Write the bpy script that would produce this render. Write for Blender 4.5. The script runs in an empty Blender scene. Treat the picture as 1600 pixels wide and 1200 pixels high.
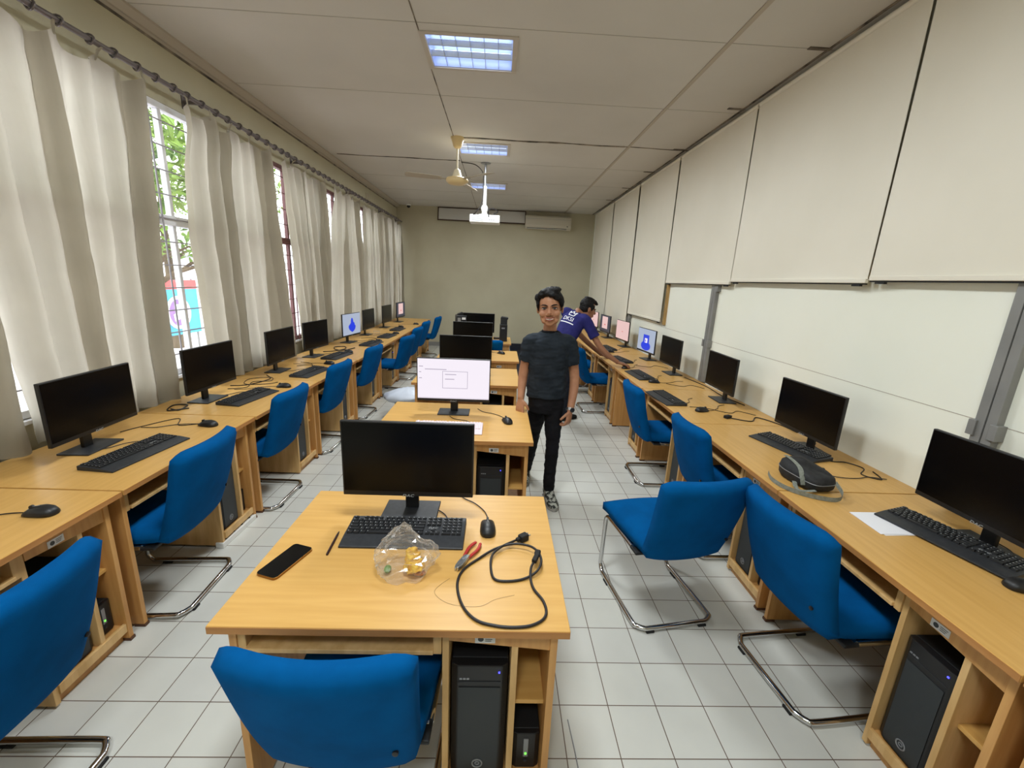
import bpy, bmesh, math, random
from mathutils import Vector, Matrix, Euler, noise
PI = math.pi
random.seed(7)
SC = bpy.context.scene
COL = SC.collection

# ------------------------------------------------------------------ camera
CAM_H = 1.6844
def camera():
    cd = bpy.data.cameras.new('camera')
    cd.sensor_fit = 'HORIZONTAL'; cd.sensor_width = 36.0
    cd.lens = 36.0 * 659.96 / 1600.0
    cd.clip_start = 0.02; cd.clip_end = 300
    o = bpy.data.objects.new('camera', cd); COL.objects.link(o)
    p, y, r = 0.24143, 0.03761, -0.04542
    cp, sp, cy, sy = math.cos(p), math.sin(p), math.cos(y), math.sin(y)
    f = Vector((sy*cp, cy*cp, -sp)); x = Vector((cy, -sy, 0)); d = f.cross(x)
    cr, sr = math.cos(r), math.sin(r)
    x2 = cr*x + sr*d; d2 = -sr*x + cr*d
    M = Matrix((x2, -d2, -f)).transposed().to_4x4()
    M.translation = Vector((0, 0, CAM_H))
    o.matrix_world = M
    SC.camera = o
camera()

# ------------------------------------------------------------------ sky, exposure
vs = SC.view_settings
vs.view_transform = 'Standard'; vs.look = 'None'; vs.gamma = 1.0; vs.use_curve_mapping = False
vs.exposure = 0.36
SC.cycles.use_denoising = True
SC.cycles.max_bounces = 10; SC.cycles.diffuse_bounces = 5; SC.cycles.transparent_max_bounces = 16
SC.cycles.sample_clamp_indirect = 8.0
w = bpy.data.worlds.new('overcast_sky'); SC.world = w; w.use_nodes = True
bg = w.node_tree.nodes['Background']
bg.inputs[0].default_value = (0.93, 0.96, 1.0, 1); bg.inputs[1].default_value = 4.2

LAMP_Y = (1.30, 3.545, 5.86, 8.02)
LAMP_X = -0.27
CEIL = 3.26
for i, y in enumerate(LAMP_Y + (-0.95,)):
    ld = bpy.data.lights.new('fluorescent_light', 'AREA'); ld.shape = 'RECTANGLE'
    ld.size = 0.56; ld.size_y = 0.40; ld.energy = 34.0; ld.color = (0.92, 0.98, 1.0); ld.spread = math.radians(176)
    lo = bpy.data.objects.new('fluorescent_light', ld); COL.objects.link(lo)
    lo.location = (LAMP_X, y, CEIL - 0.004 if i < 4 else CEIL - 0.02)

# ------------------------------------------------------------------ helpers
class MB:
    def __init__(s): s.v = []; s.f = []; s.mi = []
    def add(s, vs_, fs, m=0):
        b = len(s.v); s.v += [tuple(v) for v in vs_]
        for f in fs: s.f.append(tuple(b+i for i in f)); s.mi.append(m)
        return s
    def box(s, x0, y0, z0, x1, y1, z1, m=0):
        return s.add([(x0,y0,z0),(x1,y0,z0),(x1,y1,z0),(x0,y1,z0),(x0,y0,z1),(x1,y0,z1),(x1,y1,z1),(x0,y1,z1)],
                     [(0,3,2,1),(4,5,6,7),(0,1,5,4),(1,2,6,5),(2,3,7,6),(3,0,4,7)], m)
    def obox(s, c, sz, R=None, m=0):
        hx, hy, hz = sz[0]/2, sz[1]/2, sz[2]/2; c = Vector(c)
        R = R or Matrix.Identity(3)
        p = [c + R @ Vector((a*hx, b*hy, d*hz)) for d in (-1, 1) for a, b in ((-1,-1),(1,-1),(1,1),(-1,1))]
        return s.add(p, [(0,3,2,1),(4,5,6,7),(0,1,5,4),(1,2,6,5),(2,3,7,6),(3,0,4,7)], m)
    def prism(s, poly, axis, a0, a1, m=0):
        n = len(poly)
        def P(q, a):
            return (q[0], q[1], a) if axis == 'z' else ((q[0], a, q[1]) if axis == 'y' else (a, q[0], q[1]))
        vs_ = [P(q, a0) for q in poly] + [P(q, a1) for q in poly]
        fs = [tuple(range(n))[::-1], tuple(range(n, 2*n))] + [(i, (i+1) % n, n+(i+1) % n, n+i) for i in range(n)]
        return s.add(vs_, fs, m)
    def loft(s, rings, cap=True, m=0, closed=False):
        n = len(rings[0]); vs_ = [p for r in rings for p in r]; fs = []
        k = len(rings)
        for j in range(k if closed else k-1):
            a, b = j*n, ((j+1) % k)*n
            for i in range(n): fs.append((a+i, a+(i+1) % n, b+(i+1) % n, b+i))
        if cap and not closed: fs += [tuple(range(n))[::-1], tuple(range((k-1)*n, k*n))]
        return s.add(vs_, fs, m)
    def tube(s, pts, r, n=8, closed=False, m=0, flat=1.0):
        pts = [Vector(p) for p in pts]; k = len(pts)
        rad = r if isinstance(r, (list, tuple)) else [r]*k
        rings = []; up = None
        for i in range(k):
            a = pts[i-1] if (i > 0 or closed) else pts[i]; b = pts[(i+1) % k] if (i < k-1 or closed) else pts[i]
            t = (b-a)
            if t.length < 1e-9: t = Vector((0, 0, 1))
            t.normalize()
            if up is None:
                up = Vector((0, 0, 1)) if abs(t.z) < 0.9 else Vector((1, 0, 0))
            u = up - t*up.dot(t)
            if u.length < 1e-6: u = t.orthogonal()
            u.normalize(); up = u; v = t.cross(u)
            rings.append([pts[i] + rad[i]*(math.cos(2*PI*j/n)*v + flat*math.sin(2*PI*j/n)*u) for j in range(n)])
        return s.loft(rings, True, m, closed)
    def lathe(s, prof, n=20, c=(0, 0, 0), m=0):
        rings = [[(c[0]+r*math.cos(2*PI*i/n), c[1]+r*math.sin(2*PI*i/n), c[2]+z) for i in range(n)] for r, z in prof]
        return s.loft(rings, True, m)
    def ell(s, c, r, n=16, k=10, R=None, m=0):
        c = Vector(c); R = R or Matrix.Identity(3); rings = []
        for j in range(k+1):
            t = PI*(j+0.02)/(k+0.04) if 0 < j < k else (0.03 if j == 0 else PI-0.03)
            rings.append([c + R @ Vector((r[0]*math.sin(t)*math.cos(2*PI*i/n), r[1]*math.sin(t)*math.sin(2*PI*i/n), -r[2]*math.cos(t))) for i in range(n)])
        return s.loft(rings, True, m)
    def mesh(s, name, bevel=0, seg=2, smooth=False, ang=30):
        me = bpy.data.meshes.new(name); me.from_pydata([tuple(v) for v in s.v], [], s.f)
        for p, mi in zip(me.polygons, s.mi): p.material_index = mi
        bm = bmesh.new(); bm.from_mesh(me)
        bmesh.ops.recalc_face_normals(bm, faces=bm.faces)
        if bevel > 0:
            es = [e for e in bm.edges if len(e.link_faces) == 2 and e.calc_face_angle(0) > math.radians(ang)]
            bmesh.ops.bevel(bm, geom=es, offset=bevel, segments=seg, profile=0.5, affect='EDGES', clamp_overlap=True)
        bm.to_mesh(me); bm.free()
        if smooth:
            for p in me.polygons: p.use_smooth = True
            if smooth != 'all':
                bm = bmesh.new(); bm.from_mesh(me)
                for e in bm.edges:
                    if len(e.link_faces) == 2 and e.calc_face_angle(0) > math.radians(smooth if smooth > 1 else 40): e.smooth = False
                bm.to_mesh(me); bm.free()
        return me
    def build(s, name, mat, parent=None, loc=(0, 0, 0), rot=(0, 0, 0), **k):
        return link(s.mesh(name, **k), name, mat, parent, loc, rot)

def link(me, name, mat=None, parent=None, loc=(0, 0, 0), rot=(0, 0, 0)):
    o = bpy.data.objects.new(name, me); COL.objects.link(o)
    if mat is not None:
        if not len(me.materials):
            for m in (mat if isinstance(mat, (list, tuple)) else [mat]): me.materials.append(m)
    o.location = loc; o.rotation_euler = rot
    if parent is not None: o.parent = parent
    return o
def tag(o, label=None, cat=None, group=None, kind=None):
    if label: o['label'] = label
    if cat: o['category'] = cat
    if group: o['group'] = group
    if kind: o['kind'] = kind
    return o
def thing(name, label, cat, loc=(0, 0, 0), rz=0.0, group=None):
    o = bpy.data.objects.new(name, None); COL.objects.link(o); o.empty_display_size = 0.05
    o.location = loc; o.rotation_euler = (0, 0, rz)
    return tag(o, label, cat, group)
def struct(o): o['kind'] = 'structure'; return o
def dup(root, loc, rz, label, group=None, skip=()):
    r = root.copy(); COL.objects.link(r); r.location = loc; r.rotation_euler = (0, 0, rz)
    r['label'] = label
    if group: r['group'] = group
    for ch in list(root.children):
        if ch.name.split('.')[0] in skip: continue
        c = ch.copy(); COL.objects.link(c); c.parent = r
        for g in list(ch.children):
            if g.name.split('.')[0] in skip: continue
            d = g.copy(); COL.objects.link(d); d.parent = c
    return r
def catmull(pts, n=6, closed=False):
    P = [Vector(p) for p in pts]; out = []; k = len(P)
    for i in range(k if closed else k-1):
        p0 = P[i-1] if (i > 0 or closed) else P[0]; p1 = P[i]; p2 = P[(i+1) % k]; p3 = P[(i+2) % k] if (i+2 < k or closed) else P[-1]
        for j in range(n):
            t = j/n
            out.append(0.5*((2*p1) + (p2-p0)*t + (2*p0-5*p1+4*p2-p3)*t*t + (3*p1-p0-3*p2+p3)*t**3))
    if not closed: out.append(P[-1])
    return out
def text_mesh(s, size, extrude=0.0004, align='CENTER'):
    cu = bpy.data.curves.new('t', 'FONT'); cu.body = s; cu.size = size; cu.extrude = extrude
    cu.align_x = align; cu.align_y = 'CENTER'; cu.resolution_u = 3
    o = bpy.data.objects.new('t', cu); COL.objects.link(o)
    dg = bpy.context.evaluated_depsgraph_get()
    me = bpy.data.meshes.new_from_object(o.evaluated_get(dg))
    bpy.data.objects.remove(o); bpy.data.curves.remove(cu)
    me.materials.clear()
    return me
def remesh(mb, name, voxel, smooth_it=6, fac=0.5, disp=None):
    me = mb.mesh(name); o = bpy.data.objects.new(name, me); COL.objects.link(o)
    m = o.modifiers.new('r', 'REMESH'); m.mode = 'VOXEL'; m.voxel_size = voxel; m.use_smooth_shade = True
    s_ = o.modifiers.new('s', 'SMOOTH'); s_.iterations = smooth_it; s_.factor = fac
    dg = bpy.context.evaluated_depsgraph_get()
    me2 = bpy.data.meshes.new_from_object(o.evaluated_get(dg)); bpy.data.objects.remove(o); bpy.data.meshes.remove(me)
    for p in me2.polygons: p.use_smooth = True
    me2.materials.clear()
    return me2

# ------------------------------------------------------------------ materials
def s2l(c):
    f = lambda u: u/12.92 if u <= 0.04045 else ((u+0.055)/1.055)**2.4
    return tuple(f(x/255.0) for x in c) + (1.0,)
def mat(name, rgb, rough=0.5, metal=0.0, spec=None, emit=None, estr=1.0):
    m = bpy.data.materials.new(name); m.use_nodes = True
    b = m.node_tree.nodes['Principled BSDF']
    b.inputs['Base Color'].default_value = s2l(rgb); b.inputs['Roughness'].default_value = rough; b.inputs['Metallic'].default_value = metal
    if spec is not None: b.inputs['Specular IOR Level'].default_value = spec
    if emit: b.inputs['Emission Color'].default_value = s2l(emit); b.inputs['Emission Strength'].default_value = estr
    return m
def N(m, t): return m.node_tree.nodes.new(t)
def L(m, a, b): m.node_tree.links.new(a, b)
def bsdf(m): return m.node_tree.nodes['Principled BSDF']
def noisy(m, c1, c2, scale=(5, 5, 5), detail=4, bump=0.0, bscale=None, lo=0.35, hi=0.65, coord='Object', bdist=0.002):
    tc = N(m, 'ShaderNodeTexCoord'); mp = N(m, 'ShaderNodeMapping'); mp.inputs['Scale'].default_value = scale
    nz = N(m, 'ShaderNodeTexNoise'); nz.inputs['Scale'].default_value = 1.0; nz.inputs['Detail'].default_value = detail
    cr = N(m, 'ShaderNodeValToRGB'); cr.color_ramp.elements[0].position = lo; cr.color_ramp.elements[1].position = hi
    cr.color_ramp.elements[0].color = s2l(c1); cr.color_ramp.elements[1].color = s2l(c2)
    L(m, tc.outputs[coord], mp.inputs[0]); L(m, mp.outputs[0], nz.inputs['Vector']); L(m, nz.outputs[0], cr.inputs[0])
    L(m, cr.outputs[0], bsdf(m).inputs['Base Color'])
    if bump:
        n2 = N(m, 'ShaderNodeTexNoise'); n2.inputs['Scale'].default_value = bscale or 200; n2.inputs['Detail'].default_value = 2
        bp = N(m, 'ShaderNodeBump'); bp.inputs['Strength'].default_value = bump; bp.inputs['Distance'].default_value = bdist
        L(m, tc.outputs[coord], n2.inputs['Vector']); L(m, n2.outputs[0], bp.inputs['Height']); L(m, bp.outputs[0], bsdf(m).inputs['Normal'])
    return m
M = {}
M['wood'] = noisy(mat('beech_laminate', (214, 160, 92), 0.36, spec=0.32), (202, 156, 86), (210, 165, 95), (3.0, 45, 45), 5)
M['wood_edge'] = noisy(mat('beech_edge_band', (176, 122, 66), 0.5), (168, 114, 60), (186, 132, 76), (3, 30, 30), 4)
M['wood_side'] = noisy(mat('beech_panel', (196, 145, 84), 0.42), (190, 137, 76), (206, 155, 92), (40, 40, 3), 5)
M['wood_pale'] = noisy(mat('pale_plywood_edge', (206, 168, 110), 0.5), (198, 158, 100), (216, 178, 122), (30, 30, 4), 4)
M['dark_brown'] = mat('brown_foot', (84, 52, 30), 0.6)
M['blue'] = noisy(mat('blue_upholstery', (0, 100, 168), 0.9, spec=0.06), (0, 74, 130), (0, 82, 142), (9, 9, 9), 3, bump=0.25, bscale=420, bdist=0.001)
M['chrome'] = mat('chrome', (205, 205, 205), 0.16, 1.0)
M['black'] = mat('black_plastic', (20, 20, 22), 0.42)
M['black_matte'] = mat('black_matte_plastic', (16, 17, 19), 0.6)
M['key'] = mat('black_keycap', (26, 27, 30), 0.5)
M['charcoal'] = noisy(mat('charcoal_plastic', (38, 40, 44), 0.5), (34, 36, 40), (44, 46, 50), (60, 60, 60), 2)
M['screen'] = mat('dark_glossy_screen', (4, 4, 5), 0.25, spec=0.22)
M['rubber'] = mat('black_rubber', (15, 14, 14), 0.75)
M['cable'] = mat('black_cable', (24, 20, 22), 0.5)
M['logo'] = mat('grey_logo_print', (165, 168, 170), 0.5)
M['led_blue'] = mat('blue_led', (20, 30, 200), 0.4, emit=(60, 60, 255), estr=4)
M['led_green'] = mat('green_led', (40, 180, 40), 0.4, emit=(90, 255, 60), estr=3)
M['white_plastic'] = mat('white_plastic', (226, 226, 222), 0.4)
M['sticker'] = mat('white_sticker', (214, 216, 216), 0.5)
M['ink'] = mat('dark_ink', (60, 66, 70), 0.6)
M['paper'] = mat('white_paper', (238, 238, 244), 0.7)
M['silver'] = mat('silver_plastic', (150, 152, 156), 0.35, 0.6)
# perforated tower front: dots from a voronoi on the plate
m = M['mesh_front'] = mat('perforated_front', (40, 44, 48), 0.5)
tc = N(m, 'ShaderNodeTexCoord'); vo = N(m, 'ShaderNodeTexVoronoi'); vo.inputs['Scale'].default_value = 170; vo.inputs['Randomness'].default_value = 0.0
cr = N(m, 'ShaderNodeValToRGB'); cr.color_ramp.elements[0].position = 0.30; cr.color_ramp.elements[1].position = 0.42
cr.color_ramp.elements[0].color = s2l((10, 11, 12)); cr.color_ramp.elements[1].color = s2l((38, 43, 46))
L(m, tc.outputs['Object'], vo.inputs['Vector']); L(m, vo.outputs['Distance'], cr.inputs[0]); L(m, cr.outputs[0], bsdf(m).inputs['Base Color'])
# floor tiles
m = M['tile'] = mat('glazed_floor_tile', (205, 204, 198), 0.27, spec=0.5)
tc = N(m, 'ShaderNodeTexCoord'); mp = N(m, 'ShaderNodeMapping'); mp.vector_type = 'POINT'
mp.inputs['Location'].default_value = (-0.306, -1.1606, 0)
br = N(m, 'ShaderNodeTexBrick'); br.offset = 0.0; br.squash = 1.0
br.inputs['Scale'].default_value = 1.0; br.inputs['Brick Width'].default_value = 0.2; br.inputs['Row Height'].default_value = 0.2
br.inputs['Mortar Size'].default_value = 0.0022; br.inputs['Mortar Smooth'].default_value = 0.3; br.inputs['Bias'].default_value = 0.0
br.inputs['Color1'].default_value = s2l((212, 212, 204)); br.inputs['Color2'].default_value = s2l((207, 207, 201)); br.inputs['Mortar'].default_value = s2l((112, 96, 84))
nz = N(m, 'ShaderNodeTexNoise'); nz.inputs['Scale'].default_value = 2.2; nz.inputs['Detail'].default_value = 6
rr = N(m, 'ShaderNodeMapRange'); rr.inputs['From Min'].default_value = 0.3; rr.inputs['From Max'].default_value = 0.75; rr.inputs['To Min'].default_value = 1.0; rr.inputs['To Max'].default_value = 0.86
mx = N(m, 'ShaderNodeMix'); mx.data_type = 'RGBA'; mx.blend_type = 'MULTIPLY'; mx.inputs['Factor'].default_value = 1.0
L(m, tc.outputs['Object'], mp.inputs[0]); L(m, mp.outputs[0], br.inputs['Vector']); L(m, tc.outputs['Object'], nz.inputs['Vector'])
L(m, nz.outputs[0], rr.inputs[0]); L(m, br.outputs['Color'], mx.inputs['A']); L(m, rr.outputs[0], mx.inputs['B']); L(m, mx.outputs['Result'], bsdf(m).inputs['Base Color'])
bp = N(m, 'ShaderNodeBump'); bp.inputs['Strength'].default_value = 0.5; bp.inputs['Distance'].default_value = 0.002; bp.invert = True
L(m, br.outputs['Fac'], bp.inputs['Height']); L(m, bp.outputs[0], bsdf(m).inputs['Normal'])
M['wall'] = noisy(mat('cream_wall_paint', (226, 218, 186), 0.7), (182, 175, 150), (190, 184, 159), (1.5, 1.5, 1.5), 5, bump=0.08, bscale=60)
M['wall_white'] = noisy(mat('off_white_wall_paint', (232, 230, 214), 0.65), (243, 245, 232), (248, 249, 238), (1.2, 1.2, 1.2), 5, bump=0.06, bscale=60)
M['ceiling'] = noisy(mat('ceiling_board', (214, 206, 196), 0.85), (192, 189, 183), (202, 199, 193), (0.7, 0.7, 0.7), 5)
M['joint'] = mat('ceiling_joint_strip', (176, 166, 152), 0.8)
M['joint_faint'] = mat('faint_ceiling_seam', (172, 168, 160), 0.8)
M['dark_joint_and_shadow'] = noisy(mat('stained_joint_and_shadow', (70, 60, 52), 0.8), (40, 34, 30), (150, 138, 122), (6, 6, 6), 4)  # real stained joints, and the painted shadow line above the blinds
M['grey_paint'] = noisy(mat('grey_steel_paint', (134, 134, 132), 0.45), (126, 126, 125), (142, 142, 140), (4, 4, 4), 4)
M['frame_white'] = mat('white_window_frame', (222, 222, 226), 0.4)
M['frame_maroon'] = mat('maroon_window_frame', (104, 62, 62), 0.5)
M['bar'] = mat('painted_grille_bar', (150, 146, 150), 0.5)
M['rod'] = mat('grey_curtain_rod', (108, 100, 100), 0.4, 0.3)
def cloth(name, c1, c2, trans, weave, tr_amount):
    m = bpy.data.materials.new(name); m.use_nodes = True; nt = m.node_tree; nt.nodes.clear()
    out = N(m, 'ShaderNodeOutputMaterial'); d = N(m, 'ShaderNodeBsdfDiffuse'); t = N(m, 'ShaderNodeBsdfTranslucent'); mixn = N(m, 'ShaderNodeMixShader')
    tc = N(m, 'ShaderNodeTexCoord'); nz = N(m, 'ShaderNodeTexNoise'); nz.inputs['Scale'].default_value = weave; nz.inputs['Detail'].default_value = 5
    cr = N(m, 'ShaderNodeValToRGB'); cr.color_ramp.elements[0].color = s2l(c1); cr.color_ramp.elements[1].color = s2l(c2)
    cr.color_ramp.elements[0].position = 0.35; cr.color_ramp.elements[1].position = 0.65
    L(m, tc.outputs['Object'], nz.inputs['Vector']); L(m, nz.outputs[0], cr.inputs[0]); L(m, cr.outputs[0], d.inputs[0])
    t.inputs[0].default_value = s2l(trans); mixn.inputs[0].default_value = tr_amount
    L(m, d.outputs[0], mixn.inputs[1]); L(m, t.outputs[0], mixn.inputs[2]); L(m, mixn.outputs[0], out.inputs[0])
    return m
M['curtain'] = cloth('cream_curtain_cloth', (154, 147, 130), (170, 163, 146), (222, 215, 202), 3.0, 0.37)
m = M['blind'] = noisy(mat('cream_roller_blind', (222, 213, 196), 0.42, spec=0.3), (233, 228, 213), (239, 234, 220), (1.2, 1.2, 1.2), 4)
m = M['glass'] = bpy.data.materials.new('window_glass'); m.use_nodes = True; m.node_tree.nodes.clear()
out = N(m, 'ShaderNodeOutputMaterial'); tr = N(m, 'ShaderNodeBsdfTransparent'); gl = N(m, 'ShaderNodeBsdfGlossy'); gl.inputs['Roughness'].default_value = 0.02
tr.inputs[0].default_value = (0.96, 0.98, 0.97, 1)
fr = N(m, 'ShaderNodeLayerWeight'); fr.inputs['Blend'].default_value = 0.1; fm_ = N(m, 'ShaderNodeMapRange'); fm_.inputs['To Min'].default_value = 0.03; fm_.inputs['To Max'].default_value = 0.5; L(m, fr.outputs['Facing'], fm_.inputs[0]); ms = N(m, 'ShaderNodeMixShader')
L(m, fm_.outputs[0], ms.inputs[0]); L(m, tr.outputs[0], ms.inputs[1]); L(m, gl.outputs[0], ms.inputs[2]); L(m, ms.outputs[0], out.inputs[0])
def screen_mat(name, rgb, strength): return mat(name, (10, 10, 10), 0.3, emit=rgb, estr=strength)
# ------------------------------------------------------------------ the room
XL, XR, Y0, Y1 = -2.46, 2.18, -1.75, 10.55
def S(mb, name, mt, **k): return struct(mb.build(name, mt, **k))
S(MB().box(XL-0.2, Y0-0.15, -0.12, XR+0.15, Y1+0.15, 0), 'floor', M['tile'])
# ceiling with four openings for the recessed lamps
c = MB(); hx0, hx1 = LAMP_X-0.30, LAMP_X+0.30
ys = [Y0-0.15]
for y in sorted(LAMP_Y): ys += [y-0.225, y+0.225]
ys.append(Y1+0.15)
for i in range(len(ys)-1):
    if i % 2 == 0: c.box(XL-0.2, ys[i], CEIL, XR+0.15, ys[i+1], CEIL+0.02)
    else:
        c.box(XL-0.2, ys[i], CEIL, hx0, ys[i+1], CEIL+0.02); c.box(hx1, ys[i], CEIL, XR+0.15, ys[i+1], CEIL+0.02)
S(c, 'ceiling', M['ceiling'])
S(MB().box(XL-0.2, Y1, 0, XR+0.15, Y1+0.15, CEIL), 'wall_back', M['wall'])
S(MB().box(XL-0.2, Y0-0.15, 0, XR+0.15, Y0, CEIL), 'wall_front', M['wall'])
rw = MB().box(XR, Y0, 0, XR+0.15, Y1, CEIL)
S(rw, 'wall_right', M['wall_white'])
SILL, HEAD = 0.86, 2.80
WIN = [(-0.10, 1.70, (0.35, 0.8, 1.25)), (1.80, 3.80, (2.35, 2.90, 3.455)), (3.90, 5.70, (4.35, 4.80, 5.25)), (5.80, 7.60, (6.25, 6.7, 7.15)), (7.70, 9.10, (8.15, 8.6)), (9.20, 10.40, (9.6, 10.0))]
lw = MB(); lw.box(XL-0.08, Y0, 0, XL, Y1, SILL); lw.box(XL-0.08, Y0, HEAD, XL, Y1, CEIL)
e = Y0
for a, b, _ in WIN + [(Y1, Y1, ())]:
    lw.box(XL-0.08, e, SILL, XL, a, HEAD); e = b
S(lw, 'wall_left', M['wall'])
for i, (a, b, mul) in enumerate(WIN):
    r = bpy.data.objects.new('window_%d' % (i+1), None); COL.objects.link(r); struct(r); r.location = (XL-0.035, (a+b)/2, SILL)
    h = HEAD-SILL; wd = b-a; t = 0.045
    f = MB()
    f.box(-0.03, -wd/2, 0, 0.03, wd/2, t); f.box(-0.03, -wd/2, h-t, 0.03, wd/2, h)
    for yy in [-wd/2, wd/2-t]+[q-(a+b)/2-t/2 for q in mul]: f.box(-0.02, yy+0.006, t, 0.02, yy+t-0.006, h-t)
    for yy in (-wd/2, wd/2-0.012): f.box(-0.045, yy, t, -0.03, yy+0.012, h)
    ztr = 1.14
    f.box(-0.035, -wd/2, ztr-0.035, 0.035, wd/2, ztr+0.035)
    f.build('window_frame', M['frame_white'] if i < 2 else M['frame_maroon'], r, bevel=0.004)
    MB().box(-0.004, -wd/2+t, t, 0.004, wd/2-t, h-t).build('pane', M['glass'], r)
    g = MB()
    z = 0.16
    while z < h-0.05:
        g.tube([(0.046, -wd/2+0.01, z), (0.046, wd/2-0.01, z)], 0.0048, 6); z += 0.165
    for k in range(1, 4):
        yy = -wd/2 + wd*k/4.0; g.tube([(0.055, yy, 0.0), (0.055, yy, h)], 0.006, 6)
    g.build('window_grille', M['bar'] if i < 2 else M['frame_maroon'], r)
    MB().box(-0.10, -wd/2, -0.02, 0.065, wd/2, 0.0).build('windowsill', M['frame_white'], r)
# cornice, baseboards, joints, painted shadow line
S(MB().prism([(XL, CEIL), (XL+0.07, CEIL), (XL+0.07, CEIL-0.015), (XL+0.03, CEIL-0.05), (XL+0.012, CEIL-0.05), (XL, CEIL-0.07)], 'y', Y0, Y1), 'trim_1', M['joint'])
S(MB().box(XL, Y0, CEIL-0.082, XL+0.006, Y1, CEIL-0.066), 'trim_2', M['dark_joint_and_shadow'])
S(MB().box(XL, Y1-0.012, 0, XR, Y1, 0.10), 'baseboard_back', M['grey_paint'])
S(MB().box(XR-0.012, Y0, 0, XR, Y1-0.012, 0.10), 'baseboard_right', M['grey_paint'])
S(MB().box(-0.604, Y0, CEIL-0.003, -0.596, Y1, CEIL), 'trim_3', M['dark_joint_and_shadow'])
S(MB().box(1.434, Y0, CEIL-0.006, 1.466, Y1, CEIL), 'trim_4', M['joint'])
n = 5
for y in (0.95, 2.08, 3.20, 4.31, 6.48, 7.60, 8.70, 9.75):
    S(MB().box(XL+0.06, y-0.003, CEIL-0.002, XR-0.01, y+0.003, CEIL), 'trim_%d' % n, M['joint_faint']); n += 1
def ragged(x0, x1, y, wd, seed):
    random.seed(seed); b = MB(); k = int((x1-x0)/0.03); top = []; bot = []
    for i in range(k+1):
        x = x0+(x1-x0)*i/k; wv = 0.010*math.sin(i*0.21+seed); hw = wd*(0.45+0.9*noise.noise((i*0.13, seed, 0))+0.25)
        hw = max(0.003, hw); top.append((x, y+wv+hw)); bot.append((x, y+wv-hw))
    return b.prism(bot+top[::-1], 'z', CEIL-0.006, CEIL-0.0005)
S(ragged(-0.50, 1.40, 5.45, 0.022, 3), 'trim_%d' % n, M['dark_joint_and_shadow']); n += 1
S(ragged(1.40, XR-0.02, 5.45, 0.008, 4), 'trim_%d' % n, M['dark_joint_and_shadow']); n += 1
S(ragged(-2.30, -0.62, 6.45, 0.012, 5), 'trim_%d' % n, M['dark_joint_and_shadow']); n += 1
for y in (3.19, 4.21, 5.43, 6.5, 7.6, 8.7):
    S(MB().box(XR-0.20, y-0.016, CEIL-0.006, XR-0.05, y+0.016, CEIL-0.0005), 'trim_%d' % n, M['dark_joint_and_shadow']); n += 1
S(MB().box(XR-0.072, Y0, CEIL-0.010, XR-0.060, Y1, CEIL-0.0005), 'trim_%d' % n, M['dark_joint_and_shadow']); n += 1  # dark strip painted in as the shadow line over the blinds, no real trim
# wooden window battens between the blinds, seam of the right wall boards
M['batten'] = noisy(mat('varnished_wood_batten', (176, 140, 84), 0.5), (150, 116, 66), (190, 154, 96), (20, 20, 3), 4)
for y, z0 in ((0.92, 1.78), (2.45, 1.78), (3.95, 1.76), (5.52, 1.20), (7.06, 0.75), (8.6, 0.75)):
    S(MB().box(XR-0.028, y-0.024, z0, XR, y+0.024, CEIL-0.06), 'trim_%d' % n, M['batten']); n += 1
S(MB().box(XR-0.0015, -0.5, 1.162, XR, 7.4, 1.165), 'trim_%d' % n, M['joint']); n += 1

# grey steel posts on the right wall
def post(y, z0, z1, wd, label):
    t = thing('steel_post', label, 'post', (XR, y, 0), 0, 'grey steel posts on the white wall')
    b = MB(); b.box(-0.035, -wd/2, z0, 0, -0.003, z1); b.box(-0.035, 0.003, z0, 0, wd/2, z1); b.box(-0.025, -0.003, z0, 0, 0.003, z1)
    b.build('post_body', M['grey_paint'], t, bevel=0.002)
    for s_ in (-1, 1):
        MB().box(-0.045, s_*wd/2-0.016, 1.10, 0, s_*wd/2+0.016, 1.17).build('clamp', M['grey_paint'], t, bevel=0.002)
    MB().box(-0.04, -wd/2-0.03, z1-0.06, 0, -wd/2, z1).build('clamp', M['grey_paint'], t, bevel=0.002)
post(1.70, 0.735, 1.775, 0.085, 'grey steel post on the white wall behind the nearest monitor')
post(4.29, 0.735, 1.72, 0.10, 'grey steel post on the white wall rising between third and fourth monitors')
post(7.02, 0.735, 1.215, 0.08, 'short grey steel post under the long blind, farther down the white wall')

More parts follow.
